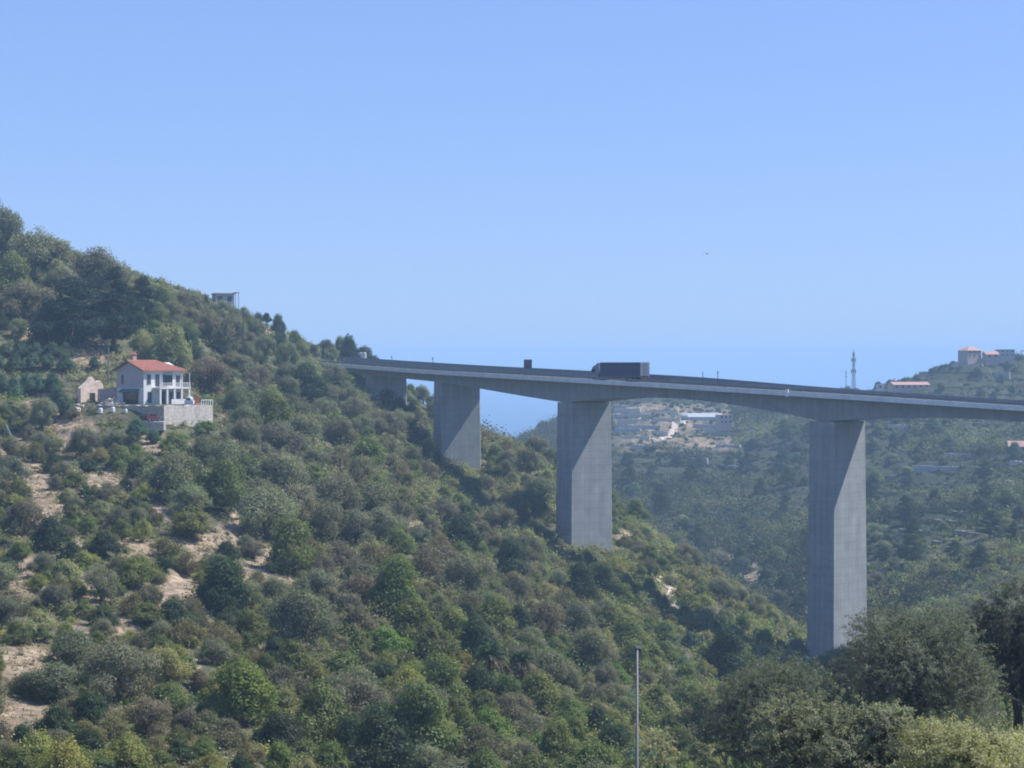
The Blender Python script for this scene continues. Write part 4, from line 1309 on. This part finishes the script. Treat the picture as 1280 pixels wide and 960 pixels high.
olive_px(968, 96, 200, 812, 'olive_b', 'wide grey olive tree in front, overlapping the foot of the tallest pier', 1)
olive_px(1146, 92, 200, 756, 'olive_a', 'tallest grey olive tree in front, right of the tallest pier', 2)
olive_px(1076, 100, 90, 800, 'olive_b', 'small olive tree squeezed between the wide and the tallest front olives', 6, leaves=50000)
olive_px(1272, 97, 150, 726, 'olive_c', 'dark olive tree cut by the right edge', 3)
olive_px(1052, 62, 216, 874, 'olive_d', 'low rounded olive tree at the bottom between the street lamp and the right edge', 4, leaves=110000)
olive_px(1250, 43, 236, 908, 'olive_e', 'pale yellowish olive bush filling the bottom right corner', 5, leaves=110000, kind='olive_bush', leafsize=.042)
olive_px(822, 110, 86, 905, 'olive_e', 'low yellow-green bush just right of the street lamp', 7, leaves=26000, kind='broom_bush', leafsize=.07)
olive_px(1190, 70, 120, 905, 'olive_a', 'small olive tree half hidden behind the pale yellowish bush', 8, leaves=60000)

# ---- the plants of the slopes, thinner on the dry left side
def off_bridge(b, h):
    i = int(np.argmin(np.hypot(_C[:, 0] - b.x, _C[:, 1] - b.y)))
    dist = math.hypot(_C[i, 0] - b.x, _C[i, 1] - b.y)
    for s in SP:
        p, t, n = road(s)
        q = np.array([b.x - p[0], b.y - p[1]])
        if abs(q @ t) < 4.2 and abs(q @ n) < 7.5: return False
    if dist < 9.5 and b.z + h > _C[i, 2] - 7: return False
    return True


def zone(px, py):
    if py < 450 and px < 470: return [('olive_tree', 'grey', 4), ('oak_tree', 'dark', 2), ('oak_tree', 'green', 2), ('shrub', 'green', 3), ('dry_shrub', 'mauve', 1)], (1.8, 3.2)
    if 195 < px < 500 and py < 690: return [('olive_tree', 'grey', 11), ('oak_tree', 'dark', 1), ('dry_shrub', 'mauve', 2), ('shrub', 'green', 2), ('oak_tree', 'green', 1)], (2.6, 4.4)
    if px < 340: return [('shrub', 'green', 5), ('shrub', 'dark', 3), ('dry_shrub', 'mauve', 3), ('dry_shrub', 'brown', 3), ('olive_tree', 'grey', 3), ('broom_bush', 'yellow', 2), ('oak_tree', 'green', 2), ('shrub', 'pale', 2), ('olive_tree', 'mauve', 1)], (1.0, 2.7)
    if px < 720 and py < 800: return [('dry_shrub', 'brown', 3), ('dry_shrub', 'mauve', 4), ('olive_tree', 'grey', 3), ('shrub', 'green', 4), ('oak_tree', 'green', 2), ('broom_bush', 'pale', 2), ('olive_tree', 'mauve', 3), ('oak_tree', 'dark', 1)], (1.6, 3.6)
    if px < 780: return [('shrub', 'green', 5), ('oak_tree', 'green', 3), ('broom_bush', 'yellow', 2), ('olive_tree', 'grey', 3), ('oak_tree', 'dark', 2), ('shrub', 'bright', 2), ('dry_shrub', 'mauve', 2), ('broom_bush', 'pale', 3)], (1.4, 3.4)
    return [('shrub', 'green', 5), ('shrub', 'pale', 4), ('broom_bush', 'yellow', 3), ('dry_shrub', 'brown', 3), ('oak_tree', 'green', 3), ('olive_tree', 'grey', 2), ('shrub', 'blue', 2)], (1.2, 2.9)


LIMIT = {'olive_tree': 265, 'oak_tree': 195, 'shrub': 285, 'dry_shrub': 230, 'broom_bush': 140}
count = {}
for t in TREES: count[t[1]] = count.get(t[1], 0) + 1
placed = [(t[3], t[4], t[5]) for t in TREES]
pr = random.Random(5)
for tries in range(26000):
    px, py = pr.uniform(-40, 1060), pr.uniform(395, 1010)
    if 92 < px < 272 and 425 < py < 556: continue
    if px < 96 and 425 < py < 505: continue
    b = on_ground(px, py, 125)
    if b is None or b.y > 640: continue
    if px > 780 and b.y > 480: continue
    if px > 560 and py < 560 and b.y > 480: continue
    ks, (r0, r1) = zone(px, py)
    kind, tint, _ = pr.choices(ks, [k[2] for k in ks])[0]
    if count.get(kind, 0) >= LIMIT[kind]: continue
    rad = pr.uniform(r0, r1) * 1.22 * (1.0 if 'tree' in kind else .85)
    bb = float(bare_at(np.array([b.x]), np.array([b.y]), np.array([b.z]))[0])
    if bb > .3 and pr.random() < bb * 1.15: continue
    rp = rad * F / b.y
    if any(abs(px - a) < 1.5 * (rp + r) and ((px - a) / 1.0) ** 2 + ((py - q) / .62) ** 2 < (.52 * (rp + r)) ** 2 for a, q, r in placed): continue
    hgt = rad * PROTO[kind][0][2] * pr.uniform(.85, 1.15)
    if not off_bridge(b, hgt): continue
    top = py - hgt * F / b.y
    if 110 < px < 285 and top < 534 and py > 500: continue
    if 380 < px < 520 and top < 453 and b.y < 595: continue
    if 452 < px < 512 and top < 503 and b.y < 530: continue
    if 685 < px < 775 and top < 682 and py > 660: continue
    if 535 < px < 610 and top < 588 and py > 570: continue
    plant(kind, b, rad, hgt, tint, px=px, py=py)
    placed.append((px, py, rp)); count[kind] = count.get(kind, 0) + 1
n_hill = len(TREES)

# ---- trees one can tell apart on the far slopes
FAR = [('oak_tree', 'dark', 3), ('oak_tree', 'green', 3), ('olive_tree', 'grey', 3), ('oak_tree', 'blue', 2), ('olive_tree', 'pale', 1), ('pine_tree', 'dark', 1)]
far_placed = []
FARLIM = {'oak_tree': 100, 'olive_tree': 20, 'pine_tree': 60}
fc = {}
for px, py, d in [(1045, 482, 995), (1038, 484, 1000), (1052, 485, 1000), (1098, 474, 1012), (1112, 468, 1018), (1130, 463, 1020), (1146, 460, 1020), (1165, 456, 1024), (1178, 454, 1024), (1190, 452, 1026), (1274, 446, 1040), (1268, 448, 1040)]:
    plant('oak_tree', at(px, d), pr.uniform(2.2, 3.2), pr.uniform(3.0, 4.4) if px > 1060 else 7.5, 'dark', px=px, py=py); fc['oak_tree'] = fc.get('oak_tree', 0) + 1
for tries in range(5000):
    px, py = pr.uniform(640, 1290), pr.uniform(455, 800)
    b = on_ground(px, py, 300)
    if b is None or b.y < 470 or b.y > 1250: continue
    if px < 780 and b.y < 560: continue
    if 765 < px < 920 and 498 < py < 575: continue
    if 1090 < px < 1190 and 470 < py < 492: continue
    if px > 1200 and py < 452: continue
    kind, tint, _ = pr.choices(FAR, [k[2] for k in FAR])[0]
    if fc.get(kind, 0) >= FARLIM[kind]: continue
    rad = pr.uniform(2.2, 4.6)
    rp = rad * F / b.y
    if any(((px - a)) ** 2 + ((py - q) / .6) ** 2 < (.75 * (rp + r)) ** 2 for a, q, r in far_placed): continue
    if not off_bridge(b, 8): continue
    plant(kind, b, rad, rad * PROTO[kind][0][2] * pr.uniform(.7, .95), tint, px=px, py=py)
    far_placed.append((px, py, rp)); fc[kind] = fc.get(kind, 0) + 1

# ---- the low growth between them that nobody could count
def mass(name, label, pts, rad, tints, nq, leaf, hs, seed, lump=.36):
    g = np.random.default_rng(seed)
    N_ = len(pts)
    d = unit(g.normal(size=(N_, nq, 3))); d[..., 2] = np.abs(d[..., 2])
    a = g.uniform(0, 6.28, (N_, 1))
    th = np.arctan2(d[..., 1], d[..., 0])
    rr = rad[:, None] * (1 + lump * np.sin(3 * th + a) + lump * .8 * np.sin(5 * th + 2.3 * a)) * (1 - .55 * g.random((N_, nq)) ** 1.4) * (1 + .3 * (g.random((N_, nq)) < .07) * g.random((N_, nq)))
    c = pts[:, None] + d * rr[..., None] * np.stack([np.ones(N_), g.uniform(.7, 1.2, N_), hs], 1)[:, None]
    n = unit(d + g.normal(size=d.shape) * .55 + np.array([0, 0, .25]))
    s = (leaf[:, None] * g.uniform(.6, 1.4, (N_, nq)))
    Q = quads(c.reshape(-1, 3), n.reshape(-1, 3), s.ravel(), .6, g)
    q = link(name, quad_mesh(name, Q, np.repeat(tints, nq, 0)), None, M['scrub'])
    return tag(q, label, kind='stuff')


TN = np.array([TINT[k] for k in ('green', 'grey', 'brown', 'mauve', 'yellow', 'dark', 'bright', 'pale')])


def scatter(n, p_of, lo, hi, dmin, dmax, seed):
    g = np.random.default_rng(seed)
    # even per square metre of ground
    d = np.sqrt(g.uniform(dmin ** 2, dmax ** 2, n)); px = g.uniform(lo, hi, n)
    x = (px - 640) / F * d; z = ground(x, d)
    return px, d, x, z, g


px, d, x, z, g = scatter(35000, None, -90, 1370, 105, 645, 1)
py = LEVEL - z / d * F
b = bare_at(x, d, z)
keep = g.random(len(x)) > np.clip(b * 1.25, 0, .93)
keep &= np.hypot(x - HOUSE.x, d - HOUSE.y) > 11
keep &= np.hypot((x - cp.x) / 1.3, d - cp.y) > 3.6
keep &= ~((px > 118) & (px < 272) & (py > 455) & (py < 528) & (d < 360) & (g.random(len(x)) < .9))
for s in SP:
    p, t, n = road(s)
    keep &= ~((np.abs((x - p[0]) * t[0] + (d - p[1]) * t[1]) < 3.6) & (np.abs((x - p[0]) * n[0] + (d - p[1]) * n[1]) < 6.2))
keep &= ~((py > 1010) & (d < 150)) & ~((d > 525) & (px > 500))
px, d, x, z, py = (v[keep] for v in (px, d, x, z, py))
dry = sstep(420, 300, px)
brn = sstep(400, 470, px) * sstep(760, 700, px) * sstep(810, 740, py)
grv = sstep(190, 240, px) * sstep(520, 460, px) * sstep(700, 660, py)
P_ = np.stack([.30 + .1 * (py > 760), .12 + .5 * grv, .12 + .25 * brn + .25 * dry, .10 + .25 * brn + .2 * dry, .12 + .0 * px, .10 + .0 * px, .08 + .12 * (py > 780), .14 + .0 * px], 1)
P_ /= P_.sum(1, keepdims=True)
k = (g.random((len(x), 1)) > np.cumsum(P_, 1)).sum(1).clip(0, 7)
lf = fbm(x / 17, d / 26, 3)[:, None]
tn = TN[k] * (1 + g.uniform(-.18, .18, (len(x), 3)) * .5 + g.uniform(-.25, .25, (len(x), 1)) + .5 * lf)
rad = (.5 + 2.0 * g.random(len(x)) ** 2) * (1 - .3 * dry)
rad *= np.where((px > 380) & (px < 480) & (py < 455), .6, 1)
mass('undergrowth', 'dense low scrub of mixed greens and browns covering the near hillside', np.stack([x, d, z - .1], 1), rad, tn, 100, np.interp(d, [100, 250, 640], [.10, .15, .27]), g.uniform(.6, 1.25, len(x)), 2)

px, d, x, z, g = scatter(46000, None, -60, 900, 118, 430, 8)
py = LEVEL - z / d * F
b = bare_at(x, d, z)
keep = ((b > .12) | (g.random(len(x)) < .35)) & (np.hypot(x - HOUSE.x, d - HOUSE.y) > 10) & (np.hypot((x - cp.x) / 1.3, d - cp.y) > 3.6) & (fbm(x / 4, d / 4, 3) > -.15)
px, d, x, z = (v[keep] for v in (px, d, x, z))
k = g.choice(4, len(x), p=[.45, .25, .15, .15])
tn = np.array([(.30, .245, .15), (.22, .19, .115), (.15, .155, .075), (.36, .31, .24)])[k] * (1 + g.uniform(-.25, .25, (len(x), 1)))
mass('dry_grass', 'tufts of dry straw-coloured grass on the bare soil of the slope', np.stack([x, d, z - .05], 1), g.uniform(.15, .5, len(x)), tn, 18, np.interp(d, [100, 400], [.08, .13]), g.uniform(.5, 1.1, len(x)), 9)

px, d, x, z, g = scatter(44000, None, 560, 1400, 470, 1350, 3)
py = LEVEL - z / d * F
b = bare_at(x, d, z)
keep = (g.random(len(x)) > np.clip(b * 1.1, 0, .9)) & ~((px > 1090) & (px < 1185) & (d > 965) & (d < 1003)) & ~((px > 1195) & (d > 995) & (d < 1040) & (g.random(len(x)) < .8)) & (px - 560 > (560 - d) * 3)
keep &= ~((px > 765) & (px < 920) & (d > 950) & (d < 1215) & (g.random(len(x)) < .6))
ph = ground(x, d, True)
rw = ((px > 1070) & (d < 1000) | (px > 700) & (d > 740)) & (fbm(x / 70 + 9, d / 90, 3) > -.12)
keep &= ~(rw & ((ph < .12) | (ph > .55)) & (g.random(len(x)) < .8))
px, d, x, z = (v[keep] for v in (px, d, x, z))
terr = (px > 765) & (px < 920) & (d > 950) & (d < 1215)
rows_ = ((px > 1070) & (d < 1000) | (px > 700) & (d > 740)) & (fbm(x / 70 + 9, d / 90, 3) > -.12)
k = g.choice(8, len(x), p=[.30, .20, .06, .08, .04, .22, .02, .08])
lf = fbm(x / 42, d / 70, 3)[:, None]
tn = TN[k] * (.50 + g.uniform(-.25, .25, (len(x), 1)) + .8 * lf).clip(.25, 1.6)
rf_ = np.where(terr | rows_, g.uniform(.6, 1.6, len(x)), 1.4 + 4.2 * g.random(len(x)) ** 2.2)
mass('far_woodland', 'bluish green woodland and scrub covering the far slopes', np.stack([x, d, z - .2], 1), rf_, tn, 54, np.interp(d, [470, 1300], [.36, .66]), g.uniform(.6, 1.1, len(x)), 4)

# ------------------------------------------------------------------ labels for the plants that have none yet
LAND = [('the white house', 195, 480), ('the pale terrace wall', 236, 518), ('the dark red car', 188, 522), ('the ruined hut', 111, 482), ('the little ridge house', 279, 374), ('the tall thin dark pole', 304, 415),
        ('the lone skyline pine', 436, 432), ('the short hill-end pier', 484, 490), ('the pier nearest the hill', 572, 580), ('the middle pier', 731, 680), ('the tallest pier', 1047, 800), ('the pale dirt path', 836, 745),
        ('the two palms', 632, 850), ('the street lamp', 797, 880), ('the biggest bright green tree', 296, 870), ('the round dark bush', 281, 692), ('the bright yellow-green bush', 177, 662), ('the large yellow-green bush', 505, 862),
        ('the pair of dark trees', 738, 725), ('the wide front olive', 968, 880), ('the leaning plank', 15, 545), ('the round corner tree', 25, 930), ('the lower-left bare steps', 30, 870),
        ('the bare soil patch', 335, 715), ('the upper bare soil patch', 215, 735), ('the far terraces', 810, 530), ('the antenna mast', 1067, 470), ('the long red-roofed house', 1136, 482), ('the far villas', 1230, 445),
        ('the right edge slope house', 1273, 562), ('the tallest front olive', 1146, 815), ('the dark round valley tree', 908, 820), ('the dark front olive', 1272, 815), ('the truck', 777, 462)]
KW = {'olive_tree': 'olive tree', 'oak_tree': 'round-crowned tree', 'pine_tree': 'pine', 'shrub': 'bush', 'dry_shrub': 'twiggy bush', 'broom_bush': 'broom bush'}
ORD = ['nearest', 'second nearest', 'third nearest', 'fourth nearest', 'fifth nearest', 'sixth nearest', 'seventh nearest', 'eighth nearest', 'ninth nearest', 'tenth nearest']
cells = {}
for t in TREES:
    if t[6]: continue
    cx, cy_ = t[3], t[4] - t[5]
    nm, lx, ly = min(LAND, key=lambda L_: math.hypot(cx - L_[1], cy_ - L_[2]))
    dx, dy = cx - lx, cy_ - ly
    dr = ('right of' if dx > 0 else 'left of') if abs(dx) > abs(dy) else ('below' if dy > 0 else 'above')
    cells.setdefault((t[1], t[2], nm, dr), []).append((math.hypot(dx, dy), t))
for (kind, tint, nm, dr), lst in cells.items():
    lst.sort(key=lambda q: q[0])
    for i, (_, t) in enumerate(lst):
        first = 'only' if len(lst) == 1 else (ORD[i] if i < 10 else 'farthest')
        lab = '%s %s %s %s' % (WORD[tint], KW[kind], dr, nm) if len(lst) == 1 else '%s %s, %s %s %s' % (WORD[tint], KW[kind], first, dr, nm)
        t[0]['label'] = lab
        t[0]['group'] = {'olive_tree': 'olive trees', 'oak_tree': 'round-crowned trees', 'pine_tree': 'pines', 'shrub': 'bushes', 'dry_shrub': 'dry twiggy bushes', 'broom_bush': 'broom bushes'}[kind] + ' on the slopes'
print('plants', len(TREES), count, fc)
HAZE, SKYTINT, SUN_E, EXPO = 2.7e-4, (1.27, 1.68, 2.72, 1), 4.7, 0.51
# ------------------------------------------------------------------ air, sky, sun, camera
me = bpy.data.meshes.new('haze')
bx = MB().box(-60000, 60000, -60000, 60000, SEA - 1.5, 75)
me = bx.mesh('haze')
m, nt, N, L, out = nodes_of('haze_air')
pv = N.new('ShaderNodeVolumePrincipled')
pv.inputs['Color'].default_value = (.50, .74, 1.0, 1)
pv.inputs['Density'].default_value = HAZE
pv.inputs['Anisotropy'].default_value = 0
L.new(pv.outputs[0], out.inputs['Volume'])
tag(link('haze', me, None, m), 'thin bluish summer haze filling the valley', kind='stuff')

SUN_AZ, SUN_EL = math.atan2(.98, .18), R(54)       # azimuth measured from the view direction to the right
w = bpy.data.worlds.new('World'); scene.world = w; w.use_nodes = True
nt = w.node_tree; N, L = nt.nodes, nt.links
bg = N['Background']
sky = N.new('ShaderNodeTexSky'); sky.sky_type = 'NISHITA'; sky.sun_disc = False
sky.sun_elevation = SUN_EL; sky.sun_rotation = SUN_AZ
sky.altitude = 100; sky.air_density = 1.0; sky.dust_density = 0; sky.ozone_density = 2.5
tn = N.new('ShaderNodeMix'); tn.data_type = 'RGBA'; tn.blend_type = 'MULTIPLY'; tn.inputs[0].default_value = 1
tn.inputs[7].default_value = SKYTINT; tn.clamp_result = False
gm = N.new('ShaderNodeGamma'); gm.inputs[1].default_value = .5     # flatter, hazier sky gradient
L.new(sky.outputs[0], gm.inputs[0]); L.new(gm.outputs[0], tn.inputs[6]); L.new(tn.outputs[2], bg.inputs[0])
bg.inputs[1].default_value = .10
sl = bpy.data.lights.new('sun', 'SUN'); sl.energy = SUN_E; sl.angle = R(.53); sl.color = (1, .955, .885)
so = bpy.data.objects.new('sun', sl); col.objects.link(so)
sd = Vector((math.sin(SUN_AZ) * math.cos(SUN_EL), math.cos(SUN_AZ) * math.cos(SUN_EL), math.sin(SUN_EL)))
so.rotation_euler = sd.to_track_quat('Z', 'Y').to_euler()

cam = bpy.data.cameras.new('camera'); co = bpy.data.objects.new('camera', cam); col.objects.link(co)
cam.sensor_width = 36; cam.lens = 36 * F / 1280
cam.clip_start = .5; cam.clip_end = 200000
co.location = (0, 0, 0); co.rotation_euler = (R(90) - math.atan((480 - LEVEL) / F), 0, 0)
scene.camera = co
vs_ = scene.view_settings
vs_.view_transform = 'Standard'; vs_.look = 'None'; vs_.gamma = 1; vs_.exposure = EXPO; vs_.use_curve_mapping = False
cy = scene.cycles
cy.max_bounces = 6; cy.diffuse_bounces = 3; cy.transmission_bounces = 4; cy.glossy_bounces = 2; cy.volume_bounces = 3
cy.caustics_reflective = False; cy.caustics_refractive = False
cy.use_denoising = True
cy.pixel_filter_type = 'BLACKMAN_HARRIS'; cy.filter_width = 1.9
scene.render.film_transparent = False
